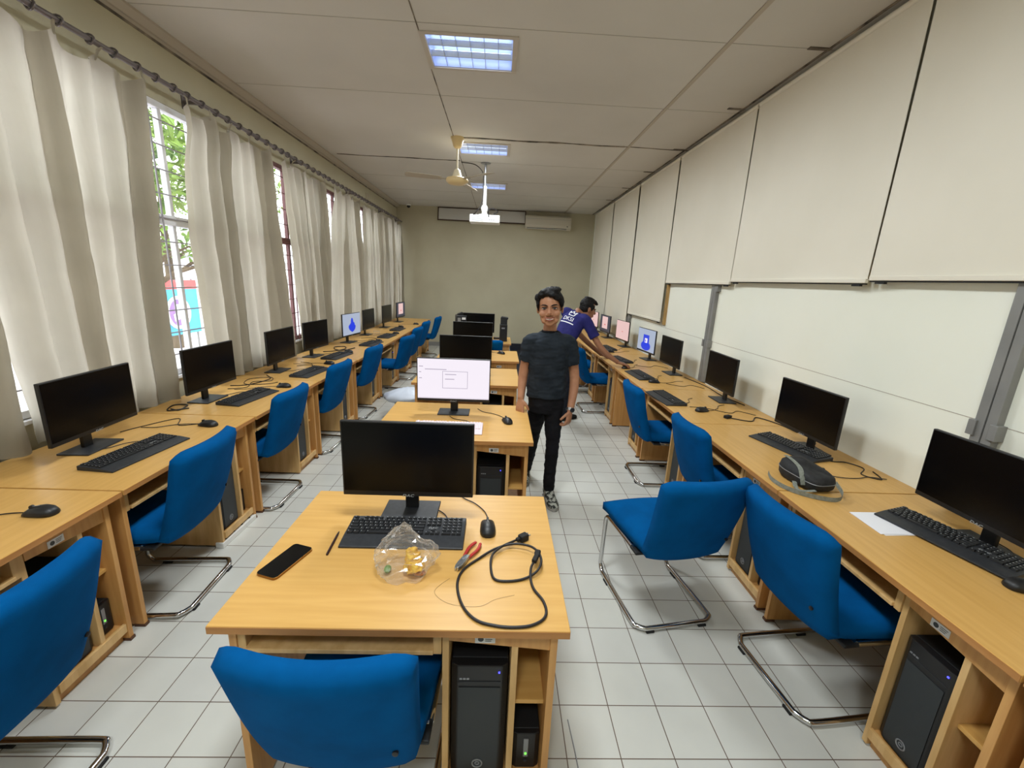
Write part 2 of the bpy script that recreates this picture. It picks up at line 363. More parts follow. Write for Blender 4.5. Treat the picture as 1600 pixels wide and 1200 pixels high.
# roller blinds
XB = 2.125
def blind(y0, y1, z0, label, zt=CEIL-0.075):
    t = thing('roller_blind', label, 'blind', (XB, (y0+y1)/2, z0), 0, 'cream roller blinds along the right wall')
    wd = (y1-y0); b = MB(); k = 10; j = 8; vs_ = []; fs = []
    for a in range(j+1):
        for c_ in range(k+1):
            vs_.append((0.006*math.sin(c_*0.5+a*0.3)*(1-a/j), -wd/2+wd*c_/k, 0.012+(zt-z0-0.012)*a/j))
    for a in range(j):
        for c_ in range(k): fs.append((a*(k+1)+c_, a*(k+1)+c_+1, (a+1)*(k+1)+c_+1, (a+1)*(k+1)+c_))
    nv = len(vs_); vs_ += [(x+0.002, y, z) for x, y, z in vs_]; fs += [tuple(nv+i for i in f)[::-1] for f in fs]
    b.add(vs_, fs); b.build('blind_fabric', M['blind'], t, smooth='all')
    MB().box(-0.010, -wd/2, -0.004, 0.012, wd/2, 0.022).build('bottom_bar', M['blind'], t, bevel=0.004)
    MB().box(-0.002, -wd/2+0.002, -0.012, 0.010, wd/2-0.002, -0.004).build('bar_insert', M['rubber'], t)
    for s_ in (-1, 1): MB().box(-0.004, s_*(wd/2-0.07)-0.03, -0.022, 0.014, s_*(wd/2-0.07)+0.03, -0.010).build('bar_clip', M['black'], t)
    MB().tube([(0.02, -wd/2, zt-z0+0.022), (0.02, wd/2, zt-z0+0.022)], 0.026, 12).build('roller_tube', M['blind'], t, smooth=40)
BL = [(-0.62, 0.915, 1.775, 'cream roller blind nearest the camera, at the edge of the photo'),
      (0.932, 2.448, 1.775, 'wide cream roller blind with dark-edged bottom bar above the nearest monitor'),
      (2.468, 3.952, 1.760, 'cream roller blind above the second and third monitors along the wall'),
      (3.972, 5.525, 1.735, 'cream roller blind above the grey post near the fourth monitor'),
      (5.565, 7.02, 1.235, 'longer cream roller blind hanging lower, with a wooden batten at its edge'),
      (7.09, 8.57, 0.80, 'long cream roller blind behind the pink-lit monitors'),
      (8.63, 10.15, 0.80, 'farthest cream roller blind, next to the far wall')]
for q in BL: blind(*q)

# ------------------------------------------------------------------ curtains
def rod():
    t = thing('curtain_rod', 'long grey curtain rod above the windows', 'curtain rod', (XL+0.12, 0, 2.885))
    MB().tube([(0, Y0+0.05, 0), (0, 2.5, 0), (0, 6, 0), (0, Y1-0.05, 0)], 0.016, 10).build('pole', M['rod'], t, smooth=40)
    for y in (0.2, 2.05, 3.7, 5.4, 7.2, 9.0, 10.35):
        b = MB(); b.box(-0.12, y-0.012, -0.012, 0.0, y+0.012, 0.012); b.box(-0.12, y-0.02, -0.05, -0.112, y+0.02, 0.05)
        b.build('bracket', M['rod'], t)
    random.seed(3)
    y = 1.2
    while y < 10.2:
        c_ = MB(); c_.tube([(0.024*math.cos(a*PI/6), y+0.004*math.sin(a*PI/6*2), 0.024*math.sin(a*PI/6)) for a in range(12)], 0.006, 6, closed=True)
        c_.build('curtain_ring', M['rod'], t, smooth=40); y += 0.125+0.05*random.random()
rod()
def curtain(yt0, yt1, yb0, yb1, seed, label, zb=0.742, zt=2.835, folds=None, gather=0.0, xo=0.0):
    random.seed(seed); W = yt1-yt0; nf = folds or max(3, int(W/0.165)); ny = nf*14; nz = 34
    ph = random.random()*6; am = [0.6+0.8*random.random() for _ in range(nf+2)]; sh = [random.uniform(-0.25, 0.25) for _ in range(nf+2)]
    hooks = max(3, int(W/0.24))
    vs_ = []; fs = []
    for j in range(nz+1):
        v = j/nz
        for i in range(ny+1):
            u = i/ny
            a = u*nf; k = int(a); fr_ = a-k; s_ = fr_*fr_*(3-2*fr_); A = am[k]*(1-s_)+am[k+1]*s_
            uu = u + 0.02*math.sin(u*7+seed)*v
            y = (yt0+(yt1-yt0)*uu)*(1-v) + (yb0+(yb1-yb0)*uu)*v
            if gather: y += gather*math.exp(-((v-0.06)/0.09)**2)*(1-u)
            amp = (0.026+0.018*min(1, v*2.5))*A*(1-0.35*max(0, v-0.75))
            q_ = math.sin(2*PI*a + 0.5*math.sin(v*4+seed) + ph + 0.9*math.sin(v*2.3+seed)); x = max(-0.058, min(0.062, amp*1.25*math.copysign(abs(q_)**0.75, q_))) + 0.012*math.sin(u*5.0+v*2.5+seed)*v
            x += 0.010*noise.noise((u*7, v*6, seed*3.1)) + 0.006*noise.noise((y*18, v*9, seed)) + 0.005*noise.noise((y*7, v*24, seed+4))
            hd = abs(((u*hooks) % 1.0)-0.5)*2
            z = zt+(zb-zt)*v - (1-v)**6*0.075*(1-hd**1.6) + 0.012*noise.noise((u*5, seed, 1))*v
            vs_.append((x, y, z))
    for j in range(nz):
        for i in range(ny): fs.append((j*(ny+1)+i, j*(ny+1)+i+1, (j+1)*(ny+1)+i+1, (j+1)*(ny+1)+i))
    yc = (yt0+yt1)/2
    t = thing('curtain', label, 'curtain', (XL+0.105+xo, yc, zb), 0, 'cream curtains along the left wall')
    b = MB(); b.add([(x, y-yc, z-zb) for x, y, z in vs_], fs); b.build('curtain_cloth', M['curtain'], t, smooth='all')
    for q0, q1 in ((0.80, 1.0), (0.10+0.3*random.random(), 0.0)):
        i0 = int(ny*q0); i1 = ny if q1 else min(ny, i0+int(ny*0.13)); nw = i1-i0+1; e_ = []
        for j in range(nz+1):
            for i in range(i0, i1+1):
                x, y, z = vs_[j*(ny+1)+i]; e_.append((x+0.010, y-yc, z-zb))
        MB().add(e_, [(j*nw+i, j*nw+i+1, (j+1)*nw+i+1, (j+1)*nw+i) for j in range(nz) for i in range(nw-1)]).build('folded_layer', M['curtain'], t, smooth='all')
    for h in range(hooks+1):
        i = min(ny, max(0, round(ny*h/hooks))); x, y, z = vs_[i]
        MB().tube([(x, y-yc, z-zb-0.03), (x*0.5+0.014, y-yc, z-zb+0.02), (0.030-xo, y-yc, 2.872-zb)], [0.006, 0.012, 0.007], 6, flat=0.4).build('hook_tab', M['curtain'], t)
    return t
curtain(0.55, 2.02, 0.45, 2.10, 11, 'cream curtain nearest the camera, cut by the photo edge')
curtain(2.06, 3.14, 2.14, 3.06, 12, 'broad cream curtain behind the nearest monitor, left of the open gap with greenery')
curtain(3.47, 4.64, 3.42, 4.74, 13, 'cream curtain bunched at its top corner, right of the gap with greenery', gather=0.07, xo=0.012)
curtain(4.97, 6.02, 5.16, 5.98, 14, 'cream curtain right of the bright gap with maroon frame')
curtain(6.34, 7.46, 6.10, 7.50, 15, 'cream curtain behind the blue-wallpaper monitor', gather=0.06)
curtain(7.70, 8.72, 7.66, 8.70, 16, 'cream curtain third from the far wall')
curtain(8.86, 9.62, 8.92, 9.60, 17, 'cream curtain second from the far wall')
curtain(9.74, 10.42, 9.80, 10.44, 18, 'farthest cream curtain, touching the far wall')

# ------------------------------------------------------------------ recessed lamps
M['tube'] = mat('fluorescent_tube', (240, 244, 255), 0.4, emit=(214, 228, 255), estr=2.6)
M['louvre'] = mat('mirror_louvre', (196, 206, 226), 0.25, 0.6)
M['reflector'] = mat('lamp_reflector', (196, 208, 238), 0.35, 0.2)
M['lamp_frame'] = mat('lamp_frame', (186, 178, 168), 0.5)
def lamp(y, label):
    t = thing('ceiling_light', label, 'ceiling light', (LAMP_X, y, CEIL), 0, 'recessed ceiling lights')
    f = MB()
    for a in ((-0.335, -0.26, 0.335, -0.225), (-0.335, 0.225, 0.335, 0.26), (-0.335, -0.225, -0.30, 0.225), (0.30, -0.225, 0.335, 0.225)):
        f.box(a[0], a[1], -0.008, a[2], a[3], 0.0)
    f.build('lamp_frame', M['lamp_frame'], t)
    p = MB(); p.box(-0.30, -0.225, 0.088, 0.30, 0.225, 0.094)
    for a in ((-0.302, -0.225, -0.296, 0.225), (0.296, -0.225, 0.302, 0.225), (-0.30, -0.227, 0.30, -0.221), (-0.30, 0.221, 0.30, 0.227)):
        p.box(a[0], a[1], 0.0, a[2], a[3], 0.09)
    p.build('reflector', M['reflector'], t)
    for k in (-1, 0, 1):
        MB().tube([(-0.285, k*0.148, 0.062), (0.285, k*0.148, 0.062)], 0.014, 10).build('tube', M['tube'], t, smooth=40)
    l_ = MB()
    for k in (-1, 1): l_.prism([(k*0.074-0.016, 0.035), (k*0.074-0.004, 0.002), (k*0.074+0.004, 0.002), (k*0.074+0.016, 0.035)], 'x', -0.295, 0.295)
    for i in range(1, 6):
        x = -0.295+0.59*i/6
        l_.box(x-0.002, -0.22, 0.004, x+0.002, 0.22, 0.034)
    l_.build('louvre', M['louvre'], t)
lamp(LAMP_Y[0], 'recessed louvre ceiling light just above the top of the photo')
lamp(LAMP_Y[1], 'nearest recessed louvre ceiling light, large and bluish, at the top of the photo')
lamp(LAMP_Y[2], 'recessed ceiling light just beyond the ceiling fan mount')
lamp(LAMP_Y[3], 'farthest recessed ceiling light, behind the projector pole')

# ------------------------------------------------------------------ fan, projector, far wall things
M['cream_metal'] = mat('cream_enamel', (214, 190, 140), 0.4)
M['cream_pale'] = mat('pale_cream_enamel', (222, 214, 190), 0.45)
M['blade'] = mat('dull_cream_blade', (172, 163, 148), 0.6)
def fan():
    t = thing('ceiling_fan', 'cream three-blade ceiling fan hanging in mid room', 'ceiling fan', (-0.556, 5.466, CEIL))
    MB().lathe([(0.080, 0), (0.078, -0.012), (0.060, -0.055), (0.048, -0.095), (0.030, -0.115)], 24).build('canopy', M['cream_metal'], t, smooth=50)
    MB().tube([(0, 0, -0.10), (0, 0, -0.355)], 0.011, 10).build('down_rod', M['cream_pale'], t, smooth=40)
    MB().lathe([(0.018, -0.335), (0.034, -0.345), (0.052, -0.40), (0.060, -0.425), (0.085, -0.430)], 24).build('lower_canopy', M['cream_pale'], t, smooth=50)
    MB().lathe([(0.075, -0.425), (0.122, -0.437), (0.134, -0.455), (0.130, -0.475), (0.100, -0.498), (0.05, -0.506), (0.01, -0.508)], 28).build('motor_housing', M['cream_metal'], t, smooth=50)
    for k in range(3):
        a = math.radians(75+120*k)
        b = MB(); n_ = 10; ring = []
        b.prism([(0.12, -0.02), (0.20, -0.035), (0.20, 0.035), (0.12, 0.02)], 'z', -0.455, -0.449)
        R = Matrix.Rotation(math.radians(9), 3, 'X'); pl = [(0.18, -0.045), (0.30, -0.058), (0.58, -0.066), (0.605, -0.03), (0.605, 0.03), (0.58, 0.066), (0.30, 0.058), (0.18, 0.045)]
        vs_ = [R @ Vector((x, y, 0)) + Vector((0, 0, -0.452+z)) for z in (0, 0.005) for x, y in pl]
        q = len(pl); b.add(vs_, [tuple(range(q))[::-1], tuple(range(q, 2*q))] + [(i, (i+1) % q, q+(i+1) % q, q+i) for i in range(q)])
        b.build('blade', M['blade'], t, rot=(0, 0, a))
fan()
def projector():
    t = thing('projector', 'white projector hanging from a ceiling pole', 'projector', (-0.255, 6.52, 2.46))
    MB().box(-0.215, -0.12, 0, 0.215, 0.14, 0.105).build('projector_body', M['white_plastic'], t, bevel=0.012)
    g = MB()
    for k in range(5): g.box(-0.19, -0.1215, 0.02+k*0.013, -0.02, -0.1195, 0.026+k*0.013)
    for k in range(3): g.box(0.06+k*0.03, -0.1215, 0.03, 0.08+k*0.03, -0.1195, 0.05)
    g.build('connector_panel', M['silver'], t)
    MB().lathe([(0.045, 0.0), (0.045, 0.02), (0.036, 0.024), (0.034, 0.01), (0.002, 0.008)], 20).build('lens', M['black'], t, loc=(0.12, 0.14, 0.055), rot=(-PI/2, 0, 0))
    b = MB(); b.box(-0.08, -0.08, 0.108, 0.06, 0.08, 0.118); b.tube([(-0.01, 0, 0.11), (-0.01, 0, 0.22)], 0.04, 12); b.ell((-0.01, -0.02, 0.20), (0.05, 0.05, 0.055))
    b.build('mount_bracket', M['white_plastic'], t, smooth=40)
    MB().tube([(-0.01, 0, 0.20), (-0.01, 0, 0.50)], 0.026, 12).build('lower_pole', M['white_plastic'], t, smooth=40)
    MB().tube([(-0.01, 0, 0.48), (-0.01, 0, CEIL-2.46-0.005)], 0.016, 10).build('pole', M['silver'], t, smooth=40)
    MB().lathe([(0.07, 0), (0.07, -0.008), (0.02, -0.014)], 16, (-0.01, 0, CEIL-2.46)).build('ceiling_plate', M['silver'], t)
    MB().tube(catmull([(-0.16, -0.12, 0.10), (-0.10, -0.13, 0.16), (-0.04, -0.06, 0.30), (-0.035, -0.03, 0.55), (-0.05, -0.02, 0.68), (-0.16, -0.02, 0.770), (-0.35, -0.02, 0.790)]), 0.006, 6).build('cord', M['cable'], t)
    MB().tube(catmull([(0.06, -0.12, 0.08), (0.05, -0.15, 0.16), (0.12, -0.06, 0.20), (0.18, 0.02, 0.17), (0.12, 0.04, 0.14)]), 0.008, 6).build('cord', M['cable'], t)
projector()
def screen_case():
    t = thing('wall_board', 'white board with dark frame leaning high on the far wall', 'board', (-0.48, Y1-0.10, 2.955))
    R = (math.radians(-14), 0, 0)
    MB().box(-1.0, -0.008, 0.02, 1.0, 0.008, 0.285).build('board_face', mat('grey_white_board', (205, 204, 200), 0.5), t, rot=R)
    f = MB(); f.box(-1.025, -0.014, 0, 1.025, 0.012, 0.022); f.box(-1.025, -0.014, 0.282, 1.025, 0.012, 0.302)
    f.box(-1.025, -0.014, 0.02, -1.0, 0.012, 0.285); f.box(1.0, -0.014, 0.02, 1.025, 0.012, 0.285)
    f.build('board_frame', mat('dark_wood_frame', (70, 48, 36), 0.5), t, rot=R, bevel=0.002)
screen_case()
M['ac_white'] = mat('aged_white_casing', (196, 190, 174), 0.5)
def aircon():
    t = thing('air_conditioner', 'white wall-mounted air conditioner on the far wall beside the framed board', 'air conditioner', (1.06, Y1, 2.85))
    MB().prism([(0, 0.02), (-0.13, 0), (-0.20, 0.05), (-0.215, 0.10), (-0.215, 0.27), (-0.19, 0.30), (0, 0.30)], 'x', -0.53, 0.53).build('casing', M['ac_white'], t, bevel=0.006)
    MB().obox((-0.03, -0.176, 0.030), (0.92, 0.012, 0.045), Matrix.Rotation(math.radians(-36), 3, 'X')).build('outlet_slot', M['black'], t)
    MB().obox((-0.03, -0.190, 0.022), (0.92, 0.004, 0.03), Matrix.Rotation(math.radians(-60), 3, 'X')).build('flap', M['white_plastic'], t)
    MB().box(-0.52, -0.2175, 0.225, 0.52, -0.2145, 0.229).build('front_seam', M['silver'], t)
    MB().box(0.43, -0.2165, 0.075, 0.46, -0.2145, 0.09).build('status_light', M['black'], t)
aircon()
t = thing('security_camera', 'small dark dome camera in the far left ceiling corner', 'camera', (-2.16, Y1-0.12, CEIL))
MB().lathe([(0.055, 0), (0.055, -0.025), (0.045, -0.03)], 20).build('camera_base', M['white_plastic'], t, smooth=40)
MB().ell((0, 0, -0.035), (0.042, 0.042, 0.045)).build('camera_dome', M['black'], t, smooth='all')
t = thing('wall_vent', 'small cream square vent high on the wall above the curtains', 'vent', (XL, 8.3, 3.03))
b = MB(); b.box(0, -0.09, -0.06, 0.012, 0.09, 0.06); b.build('vent_plate', M['wall'], t, bevel=0.003)
b = MB()
for k in range(5): b.box(0.010, -0.075, -0.045+k*0.02, 0.016, 0.075, -0.036+k*0.02)
b.build('vent_slats', M['joint'], t)

# ------------------------------------------------------------------ outside the windows
M['paving'] = noisy(mat('outside_paving', (206, 196, 200), 0.8), (196, 186, 190), (216, 206, 210), (2, 2, 2), 4)
S(MB().box(-40, -10, -0.30, XL-0.2, 45, -0.25), 'ground', M['paving'])
M['leaf'] = noisy(mat('tree_leaf', (96, 130, 50), 0.6), (66, 104, 36), (150, 176, 80), (1.7, 1.7, 1.7), 3, lo=0.3, hi=0.7)
M['bark'] = noisy(mat('tree_bark', (96, 80, 62), 0.9), (80, 64, 50), (112, 96, 76), (6, 6, 2), 4)
def tree(x, y, h, zc, R, nleaf, seed, label):
    random.seed(seed); t = thing('tree', label, 'tree', (x, y, -0.25), 0, 'trees outside the windows')
    tr_ = MB(); tr_.tube([(0, 0, 0), (0.05, 0.05, h*0.4), (0, 0.1, h*0.75), (0.05, 0.05, h)], [0.14, 0.11, 0.07, 0.03], 10)
    for k in range(6):
        a = k*1.05+0.3; tr_.tube([(0.03, 0.07, h*(0.45+0.07*k)), (0.5*math.cos(a), 0.5*math.sin(a), h*(0.55+0.07*k)), (R*0.8*math.cos(a), R*0.8*math.sin(a), h*(0.6+0.08*k))], [0.05, 0.035, 0.012], 6)
    tr_.build('trunk', M['bark'], t, smooth=50)
    b = MB()
    for k in range(nleaf):
        d = Vector((random.gauss(0, 1), random.gauss(0, 1), random.gauss(0, 1))); d.normalize(); rr_ = R*(0.55+0.45*random.random()**0.5)
        p = Vector((0, 0, zc+0.25)) + Vector((d.x*rr_, d.y*rr_, d.z*rr_*0.9))
        q = Euler((random.uniform(-0.9, 0.9), random.uniform(-0.9, 0.9), random.uniform(0, 6.3))).to_matrix(); ln = random.uniform(0.16, 0.30); wd = ln*0.2
        vs_ = [p+q @ Vector(v) for v in ((0, 0, 0), (ln*0.4, wd, 0.01), (ln, 0, -0.05), (ln*0.4, -wd, 0.01))]
        b.add(vs_, [(0, 1, 2, 3)])
    b.build('foliage', M['leaf'], t); return t
tree(-7.7, 10.3, 3.6, 3.2, 1.65, 1300, 21, 'leafy green tree outside, seen through the first gap between curtains')
tree(-9.0, 15.6, 4.6, 4.2, 1.4, 800, 22, 'farther tree outside, top of it seen through the maroon-framed window')
tree(-5.4, 6.6, 3.3, 3.4, 1.2, 1300, 24, 'green tree close outside the second window, above the banner')
t = thing('banner', 'teal banner with red top edge and round emblem standing outside the window', 'banner', (-6.6, 8.95, 0.28))
MB().box(-0.02, -0.62, 0, 0.02, 0.62, 1.10).build('banner_panel', mat('teal_banner', (70, 170, 205), 0.6), t)
MB().box(0.018, -0.62, 0.92, 0.026, 0.62, 1.10).build('red_band', mat('red_banner_band', (214, 84, 84), 0.6), t)
c_ = MB(); c_.tube([(0.026, 0.30*math.cos(a*PI/16), 0.45+0.30*math.sin(a*PI/16)) for a in range(32)], 0.035, 6, closed=True); c_.build('emblem_ring', M['paper'], t)
c_ = MB(); c_.prism([(0.26*math.cos(a*PI/16), 0.45+0.26*math.sin(a*PI/16)) for a in range(32)], 'x', 0.018, 0.026); c_.build('emblem_disc', mat('mauve_print', (150, 110, 170), 0.6), t)
c_ = MB(); c_.prism([(-0.12, 0.28), (0.10, 0.34), (0.08, 0.52), (0.02, 0.62), (-0.06, 0.62), (-0.02, 0.46), (-0.14, 0.42)], 'x', 0.022, 0.030); c_.build('emblem_shape', M['paper'], t)
for s_ in (-1, 1): MB().tube([(-0.02, s_*0.55, -0.55), (-0.02, s_*0.55, 1.12)], 0.02, 8).build('leg', M['grey_paint'], t)
t = thing('garden_wall', 'pale wall standing beyond the windows outside', 'wall', (-11.0, 12.0, -0.25))
MB().box(-0.1, -14, 0, 0.1, 16, 2.2).build('wall_body', noisy(mat('pale_render', (224, 218, 222), 0.8), (216, 210, 214), (230, 224, 228), (1, 1, 1), 4), t)
MB().box(-0.16, -14, 2.2, 0.16, 16, 2.28).build('coping', M['grey_paint'], t)
# ------------------------------------------------------------------ desks
DW, DD, DH = 1.005, 0.765, 0.73
PX = (-DW/2+0.025, 0.145, 0.352, DW/2-0.025)      # left panel, two dividers, right panel
def make_desk():
    t = thing('computer_desk', '-', 'desk')
    MB().box(-DW/2, 0, DH-0.025, DW/2, DD, DH).build('desktop', M['wood'], t, bevel=0.0025)
    MB().box(-DW/2+0.001, -0.0012, DH-0.0245, DW/2-0.001, 0.0012, DH-0.003).build('edge_band', M['wood_edge'], t)
    for s_ in (0, 3):
        x = PX[s_]; x0, x1 = (x, x+0.022) if s_ == 0 else (x-0.022, x)
        p = MB().box(x0, 0.045, 0.012, x1, DD-0.04, DH-0.025).build('side_panel', M['wood_side'], t, bevel=0.0015)
        MB().box(x0-0.002, 0.04, 0, x1+0.002, 0.09, 0.014).build('foot_cap', M['dark_brown'], p)
        MB().box(x0-0.002, DD-0.09, 0, x1+0.002, DD-0.035, 0.014).build('foot_cap', M['dark_brown'], p)
    for s_ in (1, 2):
        x = PX[s_]
        MB().box(x-0.010, 0.055, 0.012 if s_ == 1 else 0.082, x+0.010, DD-0.10, DH-0.025).build('divider', M['wood_pale'], t, bevel=0.0015)
    MB().prism([(PX[1]+0.010, DH-0.025), (PX[1]+0.010, DH-0.088), (PX[3]-0.022, DH-0.118), (PX[3]-0.022, DH-0.025)], 'y', 0.052, 0.068).build('apron', M['wood_side'], t)
    MB().box(PX[1]+0.010, 0.06, 0.066, PX[3]-0.022, DD-0.10, 0.082).build('bottom_board', M['wood_side'], t)
    MB().box(PX[1]+0.010, 0.048, 0.050, PX[3]-0.022, 0.062, 0.092).build('bottom_rail', M['wood_pale'], t, bevel=0.0015)
    MB().box(PX[1]+0.010, 0.075, 0.0, PX[3]-0.022, 0.098, 0.052).build('plinth', M['wood_side'], t)
    MB().box(PX[2]+0.010, 0.085, 0.368, PX[3]-0.022, DD-0.14, 0.384).build('shelf', M['wood'], t, bevel=0.0015)
    MB().box(PX[0]+0.022, DD-0.115, 0.30, PX[3]-0.022, DD-0.10, DH-0.025).build('back_panel', M['wood_side'], t)
    k = MB().box(PX[0]+0.045, 0.040, 0.600, PX[1]-0.035, 0.42, 0.615).build('keyboard_tray', M['wood_pale'], t, bevel=0.002)
    for x in (PX[0]+0.033, PX[1]-0.024):
        MB().box(x-0.012, 0.05, 0.594, x+0.012, 0.42, DH-0.025).build('tray_runner', M['wood_pale'], t, bevel=0.0015)
    s_ = MB().box(0.232, 0.0505, DH-0.094, 0.292, 0.052, DH-0.066).build('inventory_sticker', M['sticker'], t)
    e_ = MB(); e_.prism([(0.249+0.0085*math.cos(a*PI/8), DH-0.080+0.0085*math.sin(a*PI/8)) for a in range(16)], 'y', 0.0499, 0.0506)
    for q in range(3): e_.box(0.262, 0.0499, DH-0.075-q*0.006, 0.286-q*0.003, 0.0506, DH-0.073-q*0.006)
    e_.build('sticker_print', M['ink'], s_)
    return t

# ------------------------------------------------------------------ chairs
def cushion(fn, nu, nv, th, name):
    """closed padded slab from a surface fn(u,v)->(point, normal) with rounded rim"""
    prof = [(0, 1.0)]
    b = MB(); idx = {}
    rows = []
    for side in (1, -1):
        for j in range(nv+1):
            for i in range(nu+1):
                u = i/nu; v = j/nv; p, nn = fn(u, v)
                du = min(u, 1-u)*nu; dv = min(v, 1-v)*nv
                e_ = min(1.0, min(du, dv)/1.6); f = math.sqrt(max(0.0, 1-(1-e_)**2))
                b.v.append(tuple(Vector(p)+Vector(nn)*side*th*0.5*(0.60+0.40*f)))
    o2 = (nu+1)*(nv+1)
    I = lambda s_, i, j: s_*o2+j*(nu+1)+i
    for j in range(nv):
        for i in range(nu):
            b.f.append((I(0,i,j), I(0,i+1,j), I(0,i+1,j+1), I(0,i,j+1))); b.mi.append(0)
            b.f.append((I(1,i,j+1), I(1,i+1,j+1), I(1,i+1,j), I(1,i,j))); b.mi.append(0)
    for j in range(nv):
        for i in (0, nu): b.f.append((I(0,i,j), I(0,i,j+1), I(1,i,j+1), I(1,i,j))); b.mi.append(0)
    for i in range(nu):
        for j in (0, nv): b.f.append((I(0,i,j), I(0,i+1,j), I(1,i+1,j), I(1,i,j))); b.mi.append(0)
    me = b.mesh(name, smooth='all'); return me
def sq(u, a): return a
def make_chair():
    t = thing('visitor_chair', '-', 'chair')
    def seat(u, v):
        x = (u-0.5)*(0.405+0.045*min(1, v*1.6)); y = -0.215+0.475*v
        z = 0.435+0.012*math.cos(PI*(u-0.5)) - 0.030*max(0, v-0.75)**2*16*0.4 + 0.012*max(0, 0.15-v)/0.15
        return (x, y, z), (0, 0, 1)
    link(cushion(seat, 14, 14, 0.072, 'seat'), 'seat', M['blue'], t)
    def back(u, v):
        wd = 0.402+0.046*min(1.0, v*1.1)**0.8
        x = (u-0.5)*wd; c_ = 0.045*(1-(2*(u-0.5))**2)
        y = -0.208-0.125*v - c_*(0.35+0.65*v) - 0.012*math.sin(PI*v) + 0.02
        q = abs(2*(u-0.5)); z = 0.394+0.466*v - 0.026*max(0, q-0.7)**2*11*v**6 + 0.016*q**3*(1-v)**3
        return (x, y, z), Vector((0.18*(u-0.5)*2, 1, 0.25)).normalized()
    bk = link(cushion(back, 18, 18, 0.070, 'backrest'), 'backrest', M['blue'], t)
    MB().lathe([(0.008, 0), (0.008, 0.006), (0.003, 0.007)], 12).build('mounting_plug', M['black'], bk, loc=(0.165, -0.277, 0.525), rot=(PI/2, 0, 0))
    r = 0.0125; X = 0.215
    pts = [(-X, -0.10, 0.395), (-X, 0.10, 0.392), (-X, 0.185, 0.388), (-X, 0.215, 0.365), (-X, 0.222, 0.33), (-X, 0.232, 0.09), (-X, 0.228, 0.045), (-X, 0.20, 0.018), (-X, 0.16, r+0.006)]
    pts += [(-X, -0.17, r+0.006), (-X+0.012, -0.215, r+0.006), (-X+0.05, -0.24, r+0.006)]
    full = catmull(pts, 5) + catmull([(x*-1, y, z) for x, y, z in pts][::-1], 5)
    MB().tube(full, r, 10).build('tube_frame', M['chrome'], t, smooth=60)
    MB().tube([(-X, -0.10, 0.395), (X, -0.10, 0.395)], r, 10).build('cross_tube', M['chrome'], t, smooth=60)
    MB().box(-X-0.01, -0.16, 0.385, X+0.01, 0.19, 0.400).build('seat_pan', M['black_matte'], t, bevel=0.004)
    for s_ in (-1, 1):
        MB().box(s_*X-0.014, 0.10, 0.0, s_*X+0.014, 0.15, 0.012).build('floor_glide', M['rubber'], t, bevel=0.003)
        MB().box(s_*(X-0.07)-0.022, -0.255, 0.0, s_*(X-0.07)+0.022, -0.228, 0.012).build('floor_glide', M['rubber'], t, bevel=0.003)
    return t

# ------------------------------------------------------------------ monitors
MWD, MHT = 0.512, 0.310
DAC_M = text_mesh('DAC', 0.016); DAC_K = text_mesh('DAC', 0.0125)
for me_ in (DAC_M, DAC_K):
    for v in me_.vertices: v.co.x = v.co.x*1.35 + v.co.y*0.25      # wide slanted letters
def make_monitor():
    t = thing('monitor', '-', 'monitor')
    MB().box(-0.112, -0.075, 0, 0.112, 0.075, 0.009).build('stand_base', M['charcoal'], t, bevel=0.003)
    n_ = MB(); n_.box(-0.027, 0.012, 0.009, 0.027, 0.030, 0.24); n_.box(-0.05, -0.025, 0.18, 0.05, 0.014, 0.28)
    n_.build('stand_neck', M['black'], t, bevel=0.003)
    h = MB(); h.box(-MWD/2, -0.055, 0.098, MWD/2, -0.037, 0.098+MHT); h.box(-0.20, -0.040, 0.12, 0.20, -0.018, 0.33)
    hs = h.build('housing', M['black'], t, bevel=0.003)
    MB().box(-MWD/2+0.006, -0.0560, 0.098+0.021, MWD/2-0.006, -0.0548, 0.098+MHT-0.006).build('screen', M['screen'], t)
    link(DAC_M, 'logo', M['logo'], hs, (0, -0.0556, 0.1005), (PI/2, 0, 0))
    return t

# ------------------------------------------------------------------ keyboards, mice
def key_layout():
    rows = []; u = 0.0188; x0 = -0.214
    y = 0.060
    def row(y, keys, h=0.0150):
        x = x0
        for k in keys:
            if k < 0: x += -k*u
            else: rows.append((x+0.0011, y, x+k*u-0.0011, y+h)); x += k*u
    row(0.067, [1,-1,1,1,1,1,-.5,1,1,1,1,-.5,1,1,1,1,-.25,1,1,1,-.25,1,1,1,1], 0.0105)
    row(0.046, [1]*13+[2,-.25,1,1,1,-.25,1,1,1,1]); row(0.028, [1.5]+[1]*12+[1.5,-.25,1,1,1,-.25,1,1,1,1])
    row(0.010, [1.75]+[1]*11+[2.25,-3.5,1,1,1,1]); row(-0.008, [2.25]+[1]*10+[2.75,-1.25,1,-1.25,1,1,1,1]); row(-0.026, [1.25]*3+[6.25]+[1.25]*4+[-.25,1,1,1,-.25,2,1,1])
    return rows
KEYS = key_layout()
